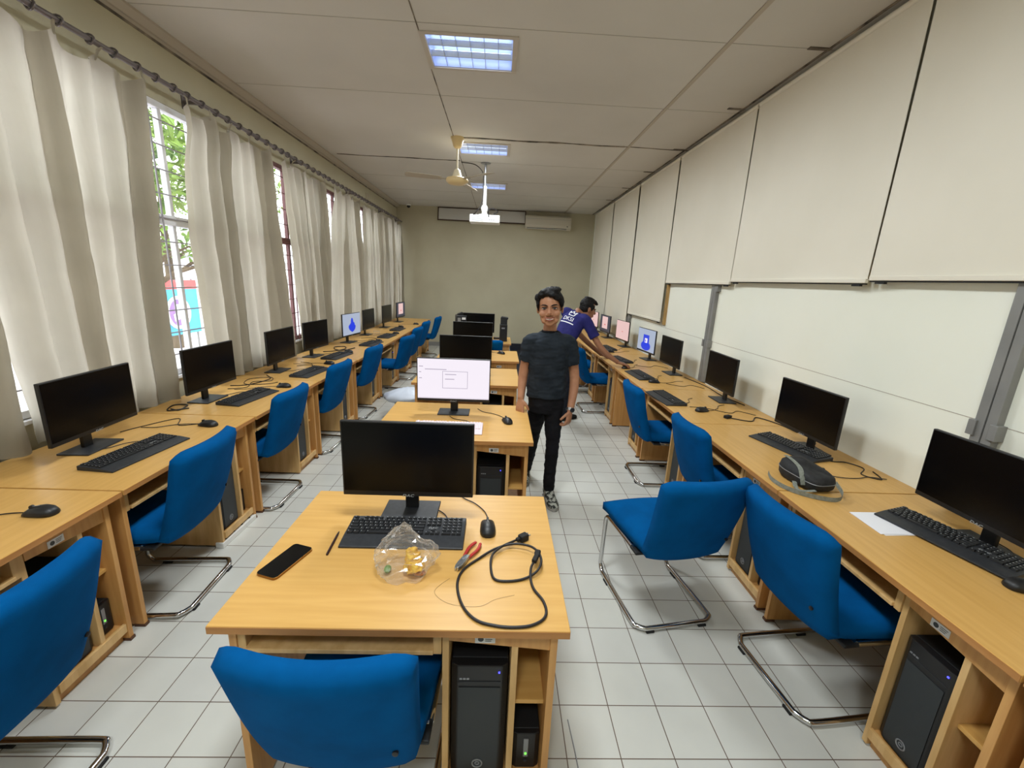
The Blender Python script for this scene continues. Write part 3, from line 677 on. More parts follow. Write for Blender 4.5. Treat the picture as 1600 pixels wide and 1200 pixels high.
def make_keyboard(case, cap, name='keyboard', logo=True):
    t = thing(name, '-', 'keyboard')
    poly = [(-0.0915, 0.0), (-0.0915, 0.008), (-0.030, 0.016), (0.0875, 0.023), (0.0875, 0.0)]
    b = MB(); b.prism(poly, 'x', -0.222, 0.222); b.build('case', case, t, bevel=0.003)
    k = MB()
    for x0, y0, x1, y1 in KEYS:
        z0 = 0.0175+(y0+0.03)*0.055; z1 = z0+0.0065; i = 0.0014
        k.add([(x0,y0,z0-0.004),(x1,y0,z0-0.004),(x1,y1,z0-0.002),(x0,y1,z0-0.002),(x0+i,y0+i,z1-0.001),(x1-i,y0+i,z1-0.001),(x1-i,y1-i,z1),(x0+i,y1-i,z1)],
              [(4,5,6,7),(0,1,5,4),(1,2,6,5),(2,3,7,6),(3,0,4,7)])
    k.build('keys', cap, t)
    g = MB()
    for x0, y0, x1, y1 in KEYS:
        z1 = 0.0175+(y0+0.03)*0.055+0.0065; cx = x0+0.0045; cy = y1-0.0050
        g.box(cx-0.0014, cy-0.0016, z1-0.0014, cx+0.0014, cy+0.0016, z1+0.0002)
    g.build('key_legends', M['logo'] if logo else M['ink'], t)
    if logo: link(DAC_K, 'logo', M['logo'], t, (0.101, 0.014, 0.0210), (0.055, 0, 0))
    MB().tube(catmull([(0.13, 0.087, 0.012), (0.14, 0.12, 0.004), (0.10, 0.17, 0.004), (0.02, 0.20, 0.004), (-0.02, 0.26, 0.004)]), 0.0022, 6).build('cord', M['cable'], t)
    return t
def make_mouse():
    t = thing('computer_mouse', '-', 'mouse')
    rings = []; n_ = 16
    for j, (y, wd, h) in enumerate(((-0.056, 0.012, 0.014), (-0.050, 0.022, 0.024), (-0.035, 0.029, 0.034), (-0.012, 0.031, 0.038), (0.015, 0.029, 0.034), (0.038, 0.027, 0.024), (0.050, 0.023, 0.016), (0.055, 0.014, 0.010))):
        ring = []
        for i in range(n_):
            a = 2*PI*i/n_; c_, s_ = math.cos(a), math.sin(a)
            x = wd*(abs(c_)**0.8)*(1 if c_ >= 0 else -1); z = 0.004+(h-0.004)*max(0, s_)**0.8 if s_ > 0 else 0.004+0.003*s_
            ring.append((x, y, max(0.0008, z)))
        rings.append(ring)
    MB().loft(rings).build('shell', M['black'], t, smooth=60)
    MB().tube([(-0.004, 0.028, 0.0285), (0.004, 0.028, 0.0285)], 0.010, 12).build('scroll_wheel', M['charcoal'], t)
    MB().tube(catmull([(0, 0.0, 0.0372), (0, 0.018, 0.0343), (0, 0.038, 0.0248), (0, 0.052, 0.0145)], 4), 0.0011, 5).build('button_seam', M['logo'], t)
    MB().tube(catmull([(0, 0.054, 0.006), (0.002, 0.09, 0.004), (-0.012, 0.14, 0.004), (-0.05, 0.20, 0.004), (-0.10, 0.25, 0.004), (-0.12, 0.33, 0.004)]), 0.0022, 6).build('cord', M['cable'], t)
    return t

# ------------------------------------------------------------------ tower computers and backup power units
def make_tower():
    t = thing('computer_tower', '-', 'computer')
    hw = 0.088
    MB().box(-hw, 0.02, 0.008, hw, 0.42, 0.445).build('case', M['black_matte'], t, bevel=0.003)
    MB().prism([(-hw, 0.02), (-hw, 0.0), (-hw+0.02, -0.012), (hw-0.02, -0.012), (hw, 0.0), (hw, 0.02)], 'z', 0.008, 0.445).build('front_bezel', M['black'], t, bevel=0.003)
    MB().box(-hw+0.024, -0.0145, 0.012, hw-0.024, -0.011, 0.365).build('front_mesh', M['mesh_front'], t)
    MB().box(-hw+0.022, -0.0140, 0.385, hw-0.022, -0.011, 0.387).build('drive_seam', M['charcoal'], t)
    c_ = MB(); c_.tube([(0.016*math.cos(a*PI/10), -0.0152, 0.055+0.016*math.sin(a*PI/10)) for a in range(20)], 0.0026, 6, closed=True)
    c_.tube([(0.007*math.cos(a*PI/6), -0.0152, 0.056+0.006*math.sin(a*PI/6)) for a in range(12)], 0.0018, 5, closed=True)
    c_.build('badge', M['silver'], t)
    MB().box(hw-0.030, -0.0145, 0.420, hw-0.025, -0.011, 0.425).build('power_light', M['led_blue'], t)
    p_ = MB()
    for k in range(3): p_.box(-hw+0.026+k*0.011, -0.0143, 0.395, -hw+0.034+k*0.011, -0.011, 0.400)
    p_.build('ports', M['silver'], t)
    for sx in (-1, 1):
        for y in (0.05, 0.38): MB().box(sx*(hw-0.02)-0.012, y-0.012, 0, sx*(hw-0.02)+0.012, y+0.012, 0.009).build('foot', M['rubber'], t)
    return t
def make_ups():
    t = thing('backup_power_unit', '-', 'power unit')
    MB().box(-0.045, 0.01, 0.004, 0.045, 0.28, 0.150).build('case', M['black_matte'], t, bevel=0.004)
    MB().prism([(-0.045, 0.012), (-0.045, 0.0), (-0.03, -0.008), (0.03, -0.008), (0.045, 0.0), (0.045, 0.012)], 'z', 0.004, 0.150).build('front_panel', M['black'], t, bevel=0.003)
    MB().box(-0.008, -0.0105, 0.055, 0.008, -0.007, 0.130).build('indicator_strip', M['silver'], t, bevel=0.001)
    MB().box(-0.003, -0.0115, 0.066, 0.003, -0.0095, 0.073).build('green_light', M['led_green'], t)
    MB().lathe([(0.006, 0), (0.006, 0.002), (0.001, 0.003)], 12).build('power_button', M['charcoal'], t, loc=(0, -0.008, 0.035), rot=(PI/2, 0, 0))
    return t
# ------------------------------------------------------------------ where everything stands
ORD = ['first', 'second', 'third', 'fourth', 'fifth', 'sixth', 'seventh', 'eighth', 'ninth']
desk0 = make_desk(); chair0 = make_chair(); mon0 = make_monitor(); kb0 = make_keyboard(M['charcoal'], M['key']); mouse0 = make_mouse(); tower0 = make_tower(); ups0 = make_ups()
used = set()
def put(proto, loc, rz, label, group=None, skip=()):
    if proto.name not in used and not skip:
        used.add(proto.name); proto.location = loc; proto.rotation_euler = (0, 0, rz); proto['label'] = label
        if group: proto['group'] = group
        return proto
    return dup(proto, loc, rz, label, group, skip)
A90 = PI/2
def local(pos, rz, x, y, z=0.0):
    c_, s_ = math.cos(rz), math.sin(rz); return (pos[0]+c_*x-s_*y, pos[1]+s_*x+c_*y, z)
BAYX = (PX[1]+PX[2])/2; SHX = (PX[2]+0.010+PX[3]-0.022)/2
def tower_at(desk, rz, label, dx=0): return put(tower0, local(desk, rz, BAYX+dx, 0.085, 0.082), rz, label, 'tower computers in the desk bays')
def ups_at(desk, rz, label): return put(ups0, local(desk, rz, SHX, 0.10, 0.082), rz, label, 'backup power units in the desk bays')

# --- centre column, first desk (all six prototypes land here so they are built where they show largest)
ML = [(-0.268, 0.982), (-0.264, 2.405), (-0.285, 3.800), (-0.240, 5.010), (-0.300, 6.440)]
GD = 'beech computer desks'
put(desk0, (ML[0][0], ML[0][1], 0), 0, 'beech desk nearest the camera, holding phone, pliers and plastic bag', GD)
put(chair0, (-0.374, 1.095, 0), math.radians(-2), 'blue chair with chrome tube legs at the nearest centre desk', 'blue visitor chairs')
put(mon0, (-0.335, 1.595, DH), 0, 'black monitor with dark screen on the nearest centre desk', 'black monitors')
put(kb0, (-0.322, 1.428, DH), math.radians(0.3), 'black keyboard in front of the nearest centre monitor', 'black keyboards')
put(mouse0, (-0.014, 1.470, DH), math.radians(4), 'black mouse on the nearest centre desk, right of the keyboard', 'black mice')
tower_at(ML[0], 0, 'black tower computer under the nearest centre desk'); ups_at(ML[0], 0, 'black backup power unit under the nearest centre desk')
for i in range(1, 5):
    lab = ['beech desk under the white-screen monitor', 'beech desk in the centre column behind the white-screen monitor', 'beech desk, second from the far end of the centre column', 'farthest centre beech desk, with the black speakers on it'][i-1]
    put(desk0, (ML[i][0], ML[i][1], 0), 0, lab, GD)
    tower_at(ML[i], 0, 'black tower computer under the %s' % ['desk with the white-screen monitor', 'third centre desk from the camera', 'fourth centre desk from the camera', 'farthest centre desk'][i-1])
put(chair0, (-0.17, 6.16, 0), math.radians(3), 'blue chair tucked at the farthest centre desk, only its top visible', 'blue visitor chairs')

# screens that are on
def lit_monitor(loc, rz, label, kind):
    t = put(mon0, loc, rz, label, 'black monitors', skip=('screen',))
    def quad(name, x0, z0, x1, z1, mt, par, d=0.0): return MB().box(x0, -0.0560-d, z0, x1, -0.0548-d, z1).build(name, mt, par)
    x0, x1, z0, z1 = -MWD/2+0.006, MWD/2-0.006, 0.119, 0.098+MHT-0.006
    if kind == 'white':
        s_ = quad('screen', x0, z0, x1, z1, M['s_white'], t)
        g = MB(); D = 0.0012
        def fr(a, b, c_, d, th):
            g.box(a, -0.0562-D, b, c_, -0.0560, b+th); g.box(a, -0.0562-D, d-th, c_, -0.0560, d); g.box(a, -0.0562-D, b, a+th, -0.0560, d); g.box(c_-th, -0.0562-D, b, c_, -0.0560, d)
        fr(-0.078, 0.195, 0.098, 0.318, 0.003)
        g.build('dialog_window', M['s_grey'], s_)
        g = MB()
        for a, b, c_ in ((-0.20, 0.326, -0.05), (-0.06, 0.292, 0.018), (-0.06, 0.258, 0.005), (-0.24, 0.345, -0.212), (-0.24, 0.262, -0.22), (-0.24, 0.305, -0.225)): g.box(a, -0.0565, b, c_, -0.0560, b+0.005)
        g.box(x0, -0.0565, z0+0.004, x1, -0.0560, z0+0.006)
        g.build('text_lines', M['s_grey'], s_)
    elif kind == 'blue':
        s_ = quad('screen', x0, z0, x1, z1, M['s_pale'], t)
        b = MB()
        for a, r_, cx, cz in ((0.2, 0.085, 0.00, 0.235), (1.0, 0.075, 0.03, 0.215), (-0.5, 0.07, -0.03, 0.205), (1.6, 0.07, 0.01, 0.275), (0.6, 0.06, 0.055, 0.20)):
            b.prism([(cx+r_*math.cos(q*PI/10)*math.cos(a)-0.55*r_*math.sin(q*PI/10)*math.sin(a), min(z1-0.005, max(z0+0.01, cz+r_*math.cos(q*PI/10)*math.sin(a)+0.55*r_*math.sin(q*PI/10)*math.cos(a)))) for q in range(20)], 'y', -0.0564, -0.0558)
        b.build('wallpaper_shape', M['s_blue'], s_)
    elif kind == 'blue_window':
        s_ = quad('screen', x0, z0, x1, z1, M['s_pale'], t)
        b = MB(); b.prism([(0.0+0.14*math.cos(q*PI/10), 0.185+0.06*math.sin(q*PI/10)) for q in range(20)], 'y', -0.0564, -0.0558); b.box(-0.085, -0.0564, 0.18, 0.085, -0.0558, 0.33)
        b.build('wallpaper_shape', M['s_blue'], s_)
        MB().box(-0.035, -0.0572, 0.225, 0.04, -0.0563, 0.285).build('dialog_window', M['s_white'], s_)
        MB().box(-0.02, -0.0580, 0.235, 0.0, -0.0571, 0.265).build('dialog_icon', M['s_blue'], s_)
    elif kind == 'pink':
        s_ = quad('screen', x0, z0, x1, z1, M['s_pink'], t)
        MB().box(-0.02, -0.0565, 0.235, 0.03, -0.0559, 0.245).build('text_lines', M['s_red'], s_)
    else:
        s_ = quad('screen', x0, z0, x1, z1, M['s_dark'], t)
        MB().box(-0.15, -0.0565, z0+0.05, 0.13, -0.0559, z1-0.02).build('open_window', M['s_pink'], s_)
        MB().box(-0.03, -0.0572, 0.23, 0.03, -0.0564, 0.25).build('text_lines', M['s_red'], s_)
    return t
M['s_white'] = screen_mat('lit_white_screen', (252, 244, 255), 0.74)
M['s_grey'] = screen_mat('grey_screen_text', (190, 180, 202), 0.62)
M['s_pale'] = screen_mat('pale_wallpaper', (186, 198, 222), 0.62)
M['s_blue'] = screen_mat('blue_wallpaper_shape', (36, 62, 214), 0.8)
M['s_pink'] = screen_mat('pink_lit_screen', (246, 206, 204), 0.66)
M['s_red'] = screen_mat('red_screen_text', (206, 90, 84), 0.8)
M['s_dark'] = screen_mat('dark_desktop_screen', (54, 58, 76), 0.7)
lit_monitor((-0.302, 2.945, DH), math.radians(0.5), 'monitor with bright white screen and dialog window on the second centre desk', 'white')
put(mon0, (-0.315, 4.17, DH), 0, 'black monitor with dark screen directly behind the white-screen monitor', 'black monitors')
put(mon0, (-0.330, 5.52, DH), 0, 'black monitor with dark screen, third behind the nearest centre one', 'black monitors')
put(mon0, (-0.325, 6.98, DH), 0, 'farthest centre monitor, dark screen, between the black speakers', 'black monitors')
put(mouse0, (0.082, 2.765, DH), math.radians(18), 'black mouse on the desk of the white-screen monitor', 'black mice')
put(mouse0, (0.045, 5.51, DH), math.radians(50), 'black mouse on the centre desk in front of the speakers', 'black mice')
wkb = make_keyboard(mat('white_keyboard_case', (226, 210, 216), 0.45), mat('white_keycap', (240, 228, 232), 0.5), logo=False)
wkb.location = (-0.302, 2.590, DH); tag(wkb, 'white keyboard half hidden behind the nearest centre monitor')

# --- left row along the windows
LX = -1.592
LY = [0.680+1.014*i for i in range(9)]
for i, y in enumerate(LY):
    pos = (LX+[0, 0, 0.005, 0.01, 0.02, 0.03, 0.03, 0.03, 0.03][i], y+0.511, 0)
    put(desk0, pos, A90, '%s beech desk from the camera in the row under the curtained windows' % ORD[i], GD)
    tower_at(pos, A90, 'black tower computer inside the %s desk of the window-side row' % ORD[i], 0.0 if i != 1 else 0.01)
    if i in (0, 1, 4): ups_at(pos, A90, 'black backup power unit inside the %s desk of the window-side row' % ORD[i])
LM = [(-2.118, 2.14, 93), (-2.118, 3.055, 88), (-2.118, 4.06, 90), (-2.118, 4.86, 84), None, (-2.11, 6.81, 88), (-2.10, 7.88, 87), None]
for i, q in enumerate(LM):
    if q: put(mon0, (q[0], q[1], DH), math.radians(q[2]), 'black monitor with dark screen on the %s desk of the window-side row' % ORD[i+1], 'black monitors')
lit_monitor((-2.10, 5.98, DH), math.radians(82), 'lit monitor with blue wallpaper shape in front of the curtains', 'blue')
lit_monitor((-2.09, 8.93, DH), math.radians(84), 'lit pinkish monitor at the far end of the window-side row', 'dark')
for i, (x, y, a) in enumerate(((-1.815, 1.105, 90), (-1.835, 2.085, 84), (-1.868, 3.135, 82), (-1.79, 4.03, 84), (-1.86, 4.90, 84), (-1.76, 5.90, 84), (-1.75, 6.70, 86), (-1.80, 7.62, 88))):
    put(kb0, (x, y, DH), math.radians(a), 'black keyboard on the %s desk of the window-side row' % ORD[i], 'black keyboards')
for i, (x, y, a) in enumerate(((-1.730, 1.505, 92), (-1.765, 2.515, 82), (-1.775, 3.47, 92), (-1.785, 4.46, 80), (-1.83, 5.17, 100), (-1.735, 6.15, 70), (-1.70, 7.05, 95), (-1.83, 7.98, 80), (-1.66, 8.56, 95))):
    put(mouse0, (x, y, DH), math.radians(a), 'black mouse on the %s desk of the window-side row' % ORD[i], 'black mice')
LC = [(-1.555, 0.985, 91), (-1.735, 1.985, 92.5), (-1.785, 2.985, 89), (-1.80, 4.00, 86), (-1.77, 5.025, 84), (-1.58, 6.03, 80), (-1.64, 7.06, 84), (-1.68, 8.07, 86), (-1.60, 9.08, 86)]
for i, (x, y, a) in enumerate(LC):
    put(chair0, (x, y, 0), math.radians(a), '%s blue chair from the camera in the window-side row' % ORD[i], 'blue visitor chairs')

# --- right row along the white wall
RX = 1.415
RY = [-0.155+1.013*i for i in range(9)]
NM = ['beech desk at the lower right photo corner', 'beech desk under the nearest right-hand monitor'] + ['%s beech desk from the camera along the blind-hung wall' % ORD[i] for i in range(2, 9)]
for i, y in enumerate(RY):
    pos = (RX-0.012*max(0, i-2), y+0.506, 0)
    put(desk0, pos, -A90, NM[i], GD)
    tower_at(pos, -A90, 'black tower computer inside the %s desk of the blind-side row' % ORD[i])
    if i in (2,): ups_at(pos, -A90, 'black backup power unit inside the %s desk of the blind-side row' % ORD[i])
RMn = [(1.965, 1.435, -90), (1.965, 2.435, -88), (2.00, 3.55, -92), (1.985, 4.64, -88)]
for i, (x, y, a) in enumerate(RMn):
    put(mon0, (x, y, DH), math.radians(a), '%s dark-screen monitor from the camera along the blind-hung wall' % ['nearest', 'second', 'third', 'fourth'][i], 'black monitors')
lit_monitor((2.01, 5.52, DH), math.radians(-84), 'lit monitor with blue wallpaper and small dialog along the blind-hung wall', 'blue_window')
lit_monitor((2.01, 6.64, DH), math.radians(-84), 'lit monitor with plain pink screen along the blind-hung wall', 'pink')
lit_monitor((1.99, 7.70, DH), math.radians(-84), 'lit monitor with pink window on dark desktop, near the leaning person', 'dark')
lit_monitor((1.99, 8.66, DH), math.radians(-84), 'farthest lit monitor on the blind-hung wall, beyond the leaning person', 'pink')
for i, (x, y, a) in enumerate(((1.853, 1.462, -76), (1.855, 2.448, -75), (1.485, 3.535, -86), (1.555, 4.46, -86), (1.585, 5.375, -80), (1.66, 6.36, -84))):
    z = DH+0.0045 if i == 0 else DH
    put(kb0, (x, y, z), math.radians(a), 'black keyboard, %s from the camera along the blind-hung wall' % ORD[i], 'black keyboards')
for i, (x, y, a) in enumerate(((1.835, 1.195, -95), (1.765, 2.085, -120), (1.650, 3.19, -75), (1.606, 4.15, -95), (1.575, 4.86, -80), (1.63, 6.00, -85))):
    if i == 4: continue
    put(mouse0, (x, y, DH), math.radians(a), 'black mouse, %s from the camera along the blind-hung wall' % ORD[i], 'black mice')
put(mouse0, (1.515, 4.838, DH), math.radians(-60), 'black mouse under the hand of the leaning person', 'black mice')
RC = [(0.915, 2.005, 9.5, 'blue chair pulled into the right aisle and turned away from the camera'),
      (1.485, 1.515, -84, 'blue chair under the nearest right-hand desk, chrome base in the aisle'),
      (1.56, 2.545, -88, 'blue chair behind the turned aisle chair, at the second visible right-hand desk'),
      (1.50, 3.52, -90, 'blue chair at the right-hand desk in front of the third keyboard'),
      (1.40, 5.575, -86, 'blue chair at the desk where the person leans over'),
      (1.30, 6.60, -84, 'blue chair mostly hidden behind the standing person, far right aisle'),
      (1.21, 0.338, -90, 'blue chair at the lower right corner of the photo, barely in view')]
for x, y, a, lab in RC: put(chair0, (x, y, 0), math.radians(a), lab, 'blue visitor chairs')
# ------------------------------------------------------------------ small things on the nearest desk
def phone():
    t = thing('smartphone', 'black smartphone with golden edge on the left of the nearest desk', 'phone', (-0.686, 1.255, DH), math.radians(-18))
    def rr(w_, l_, r_, k=6):
        return [(sx*(w_/2-r_)+r_*math.cos(a), sy*(l_/2-r_)+r_*math.sin(a)) for sx, sy, a0 in ((1, 1, 0), (-1, 1, PI/2), (-1, -1, PI), (1, -1, 1.5*PI)) for a in [a0+PI/2*q/k for q in range(k+1)]]
    MB().prism(rr(0.080, 0.170, 0.014), 'z', 0, 0.0085).build('phone_body', mat('golden_metal', (150, 104, 44), 0.35, 0.7), t, bevel=0.0015)
    MB().prism(rr(0.077, 0.167, 0.0125), 'z', 0.0083, 0.0093).build('phone_screen', M['screen'], t)
phone()
t = thing('stylus_pen', 'thin dark brown pen lying left of the nearest keyboard', 'pen', (-0.569, 1.362, DH+0.0045), math.radians(3.5))
MB().tube([(0, -0.070, 0), (0, -0.066, 0), (0, 0.045, 0)], [0.003, 0.0042, 0.0042], 10).build('barrel', mat('dark_brown_pen', (52, 30, 28), 0.4), t, smooth=40)
MB().tube([(0, 0.045, 0), (0, 0.062, 0), (0, 0.070, 0)], [0.0040, 0.0026, 0.0008], 10).build('tip', M['black'], t, smooth=40)
# clear plastic bag with yellow fried food
m = M['film'] = bpy.data.materials.new('clear_plastic_film'); m.use_nodes = True; m.node_tree.nodes.clear()
out = N(m, 'ShaderNodeOutputMaterial'); tr = N(m, 'ShaderNodeBsdfTransparent'); gl = N(m, 'ShaderNodeBsdfGlossy'); gl.inputs['Roughness'].default_value = 0.12
di = N(m, 'ShaderNodeBsdfTranslucent'); di.inputs[0].default_value = (0.9, 0.9, 0.9, 1); d2 = N(m, 'ShaderNodeBsdfDiffuse'); d2.inputs[0].default_value = (0.9, 0.9, 0.88, 1)
lw_ = N(m, 'ShaderNodeLayerWeight'); lw_.inputs['Blend'].default_value = 0.35
m1 = N(m, 'ShaderNodeMixShader'); m2 = N(m, 'ShaderNodeMixShader'); m3 = N(m, 'ShaderNodeMixShader'); m1.inputs[0].default_value = 0.5
mr = N(m, 'ShaderNodeMapRange'); mr.inputs['To Min'].default_value = 0.09; mr.inputs['To Max'].default_value = 0.75
L(m, di.outputs[0], m1.inputs[1]); L(m, d2.outputs[0], m1.inputs[2]); m2.inputs[0].default_value = 0.45
L(m, m1.outputs[0], m2.inputs[1]); L(m, gl.outputs[0], m2.inputs[2])
L(m, lw_.outputs['Facing'], mr.inputs[0]); L(m, mr.outputs[0], m3.inputs[0]); L(m, tr.outputs[0], m3.inputs[1]); L(m, m2.outputs[0], m3.inputs[2]); L(m, m3.outputs[0], out.inputs[0])
def plastic_bag():
    t = thing('plastic_bag', 'clear crumpled plastic bag holding yellow food on the nearest desk', 'plastic bag', (-0.278, 1.225, DH))
    random.seed(5); b = MB(); n_, k = 30, 18; rings = []
    for j in range(k+1):
        v = j/k; ring = []
        hx = 0.088*(0.80+0.35*math.sin(min(1, v*2.2)*PI/2)) if v < 0.45 else 0.101*(1-((v-0.45)/0.55)**1.5*0.62)
        hy = 0.066*(1-0.25*v) if v < 0.4 else 0.0594*(1-((v-0.4)/0.6))**0.9+0.004
        for i in range(n_):
            a = 2*PI*i/n_; c_, s_ = math.cos(a), math.sin(a)
            f = 1+0.22*noise.noise((c_*1.7, s_*1.7, v*2.6))+0.13*noise.noise((c_*4.2, s_*4.2, v*6+3))
            x = hx*math.copysign(abs(c_)**0.8, c_)*f-0.006*v; y = hy*math.copysign(abs(s_)**0.8, s_)*f+0.034*v
            pk = 0.028*math.exp(-((x+0.004)/0.03)**2)*v**3; ear = math.exp(-((a if a < PI else a-2*PI)/0.32)**2)
            z = 0.128*v*(1-0.22*max(0, c_)*v)+pk+0.008*noise.noise((c_*5, s_*5, v*8))*min(1, v*4)
            if 0.3 < v < 0.85: x += 0.014*ear; z += 0.014*ear
            jit = 0.0035 if 0 < j else 0.0
            ring.append((x+random.uniform(-jit, jit), y+random.uniform(-jit, jit), max(0.0008, z+random.uniform(-jit, jit))))
        rings.append(ring)
    b.loft(rings); b.build('bag_film', M['film'], t)
    random.seed(9)
    fm = noisy(mat('yellow_fried_batter', (226, 178, 40), 0.7), (206, 146, 20), (240, 200, 70), (50, 50, 50), 5, bump=0.6, bscale=160, bdist=0.003)
    f = MB(); f.tube(catmull([(0.036, -0.016, 0.012), (0.030, -0.008, 0.030), (0.022, 0.000, 0.054), (0.016, 0.006, 0.082)], 5), [0.030]*4+[0.029]*4+[0.024]*4+[0.018]*3+[0.010], 12); f.ell((0.012, -0.012, 0.020), (0.020, 0.018, 0.016))
    me = remesh(f, 'fried_food', 0.003, 1); q_ = [(v.co.copy(), v.normal.copy()) for v in me.vertices]; [setattr(v, 'co', c_+n_*(0.005*noise.noise(c_*70)+0.003*noise.noise(c_*170))) for v, (c_, n_) in zip(me.vertices, q_)]; link(me, 'fried_food', fm, t)
    g = MB(); g.ell((0.002, 0.02, 0.028), (0.012, 0.010, 0.009), 12, 8); g.build('food_piece', fm, t, smooth='all')
    g = MB(); g.ell((0.046, -0.020, 0.008), (0.022, 0.014, 0.006), 12, 8); g.build('food_piece', mat('browned_batter', (170, 96, 26), 0.7), t, smooth='all')
    g = MB(); g.ell((-0.058, -0.012, 0.014), (0.012, 0.016, 0.011), 12, 8); g.build('green_chili', mat('green_chili', (110, 140, 70), 0.4), t, smooth='all')
plastic_bag()
def pliers():
    t = thing('pliers', 'slip-joint pliers with red handles right of the plastic bag', 'pliers', (-0.090, 1.275, DH+0.009), math.radians(-24))
    st = mat('pliers_steel', (188, 192, 196), 0.3, 0.9)
    for s_, nm in ((1, 'jaw'), (-1, 'jaw')):
        MB().prism([(s_*0.001, -0.055), (s_*0.007, -0.055), (s_*0.012, -0.040), (s_*0.014, -0.015), (s_*0.011, 0.010), (s_*0.012, 0.022), (-s_*0.006, 0.018), (-s_*0.009, 0.0), (-s_*0.002, -0.014), (s_*0.003, -0.034)], 'z', -0.006+0.003*s_, 0.006+0.003*s_).build(nm, st, t, bevel=0.0015)
        MB().tube(catmull([(s_*0.008, 0.016, 0), (s_*0.012, 0.035, 0), (s_*0.016, 0.060, 0), (s_*0.015, 0.085, 0), (s_*0.009, 0.108, 0)], 5), [0.0045]+[0.0058]*19+[0.004], 10, flat=0.85).build('handle_grip', mat('red_handle_grip', (176, 44, 40), 0.45), t, smooth=50)
    MB().lathe([(0.0075, 0), (0.0075, 0.002), (0.003, 0.003)], 14, (0, -0.004, 0.009)).build('pivot', M['silver'], t)
pliers()
CABLE = [(0.093,1.390),(0.039,1.342),(0.007,1.298),(0.003,1.240),(0.016,1.187),(0.056,1.177),(0.109,1.188),(0.154,1.213),(0.175,1.255),(0.169,1.304),(0.139,1.343),(0.08,1.358),(0.014,1.336),(-0.045,1.283),(-0.087,1.231),(-0.102,1.177),(-0.094,1.114),(-0.069,1.053),(-0.031,1.012),(0.019,0.995),(0.07,0.990),(0.122,0.997),(0.159,1.020),(0.172,1.052),(0.166,1.095),(0.142,1.142),(0.134,1.184),(0.138,1.225),(0.149,1.252)]
def power_cord():
    t = thing('power_cable', 'black power cord looped on the right of the nearest desk', 'cable', (0.06, 1.18, DH))
    z = [0.012, 0.016, 0.013, 0.008] + [0.0048]*3 + [0.013, 0.022, 0.024, 0.022, 0.018, 0.010] + [0.0048]*12 + [0.006, 0.012, 0.020, 0.022]
    MB().tube(catmull([(x-0.06, y-1.18, z[i]) for i, (x, y) in enumerate(CABLE)], 6), 0.0043, 8).build('cable', M['cable'], t, smooth=60)
    R = Matrix.Rotation(math.radians(-52), 3, 'Z')
    p = MB(); p.obox((0.062, 0.226, 0.014), (0.026, 0.036, 0.026), R); p.obox((0.044, 0.215, 0.013), (0.016, 0.022, 0.014), R)
    pl = p.build('plug', M['rubber'], t, bevel=0.004)
    q = MB()
    for s_ in (-1, 0, 1): q.obox(Vector((0.078, 0.238, 0.014+0.004*abs(s_)))+R @ Vector((s_*0.007, 0, 0)), (0.0035, 0.016, 0.005), R)
    q.build('plug_pin', M['silver'], pl)
    R2 = Matrix.Rotation(math.radians(-22), 3, 'Z')
    p = MB(); p.obox((0.098, 0.092, 0.026), (0.017, 0.050, 0.016), R2); p.obox((0.106, 0.118, 0.026), (0.020, 0.020, 0.018), R2); p.build('connector', M['rubber'], t, bevel=0.004)
power_cord()
random.seed(17)
t = thing('stray_hair', 'thin curled dark thread lying on the nearest desk inside the cord loop', 'thread', (0.0, 1.10, DH))
MB().tube(catmull([(-0.13, 0.09, 0.001), (-0.17, 0.03, 0.001), (-0.12, -0.02, 0.001), (-0.03, -0.03, 0.001), (0.02, 0.00, 0.001), (0.08, 0.02, 0.001)]), 0.0003, 5).build('thread', M['cable'], t)

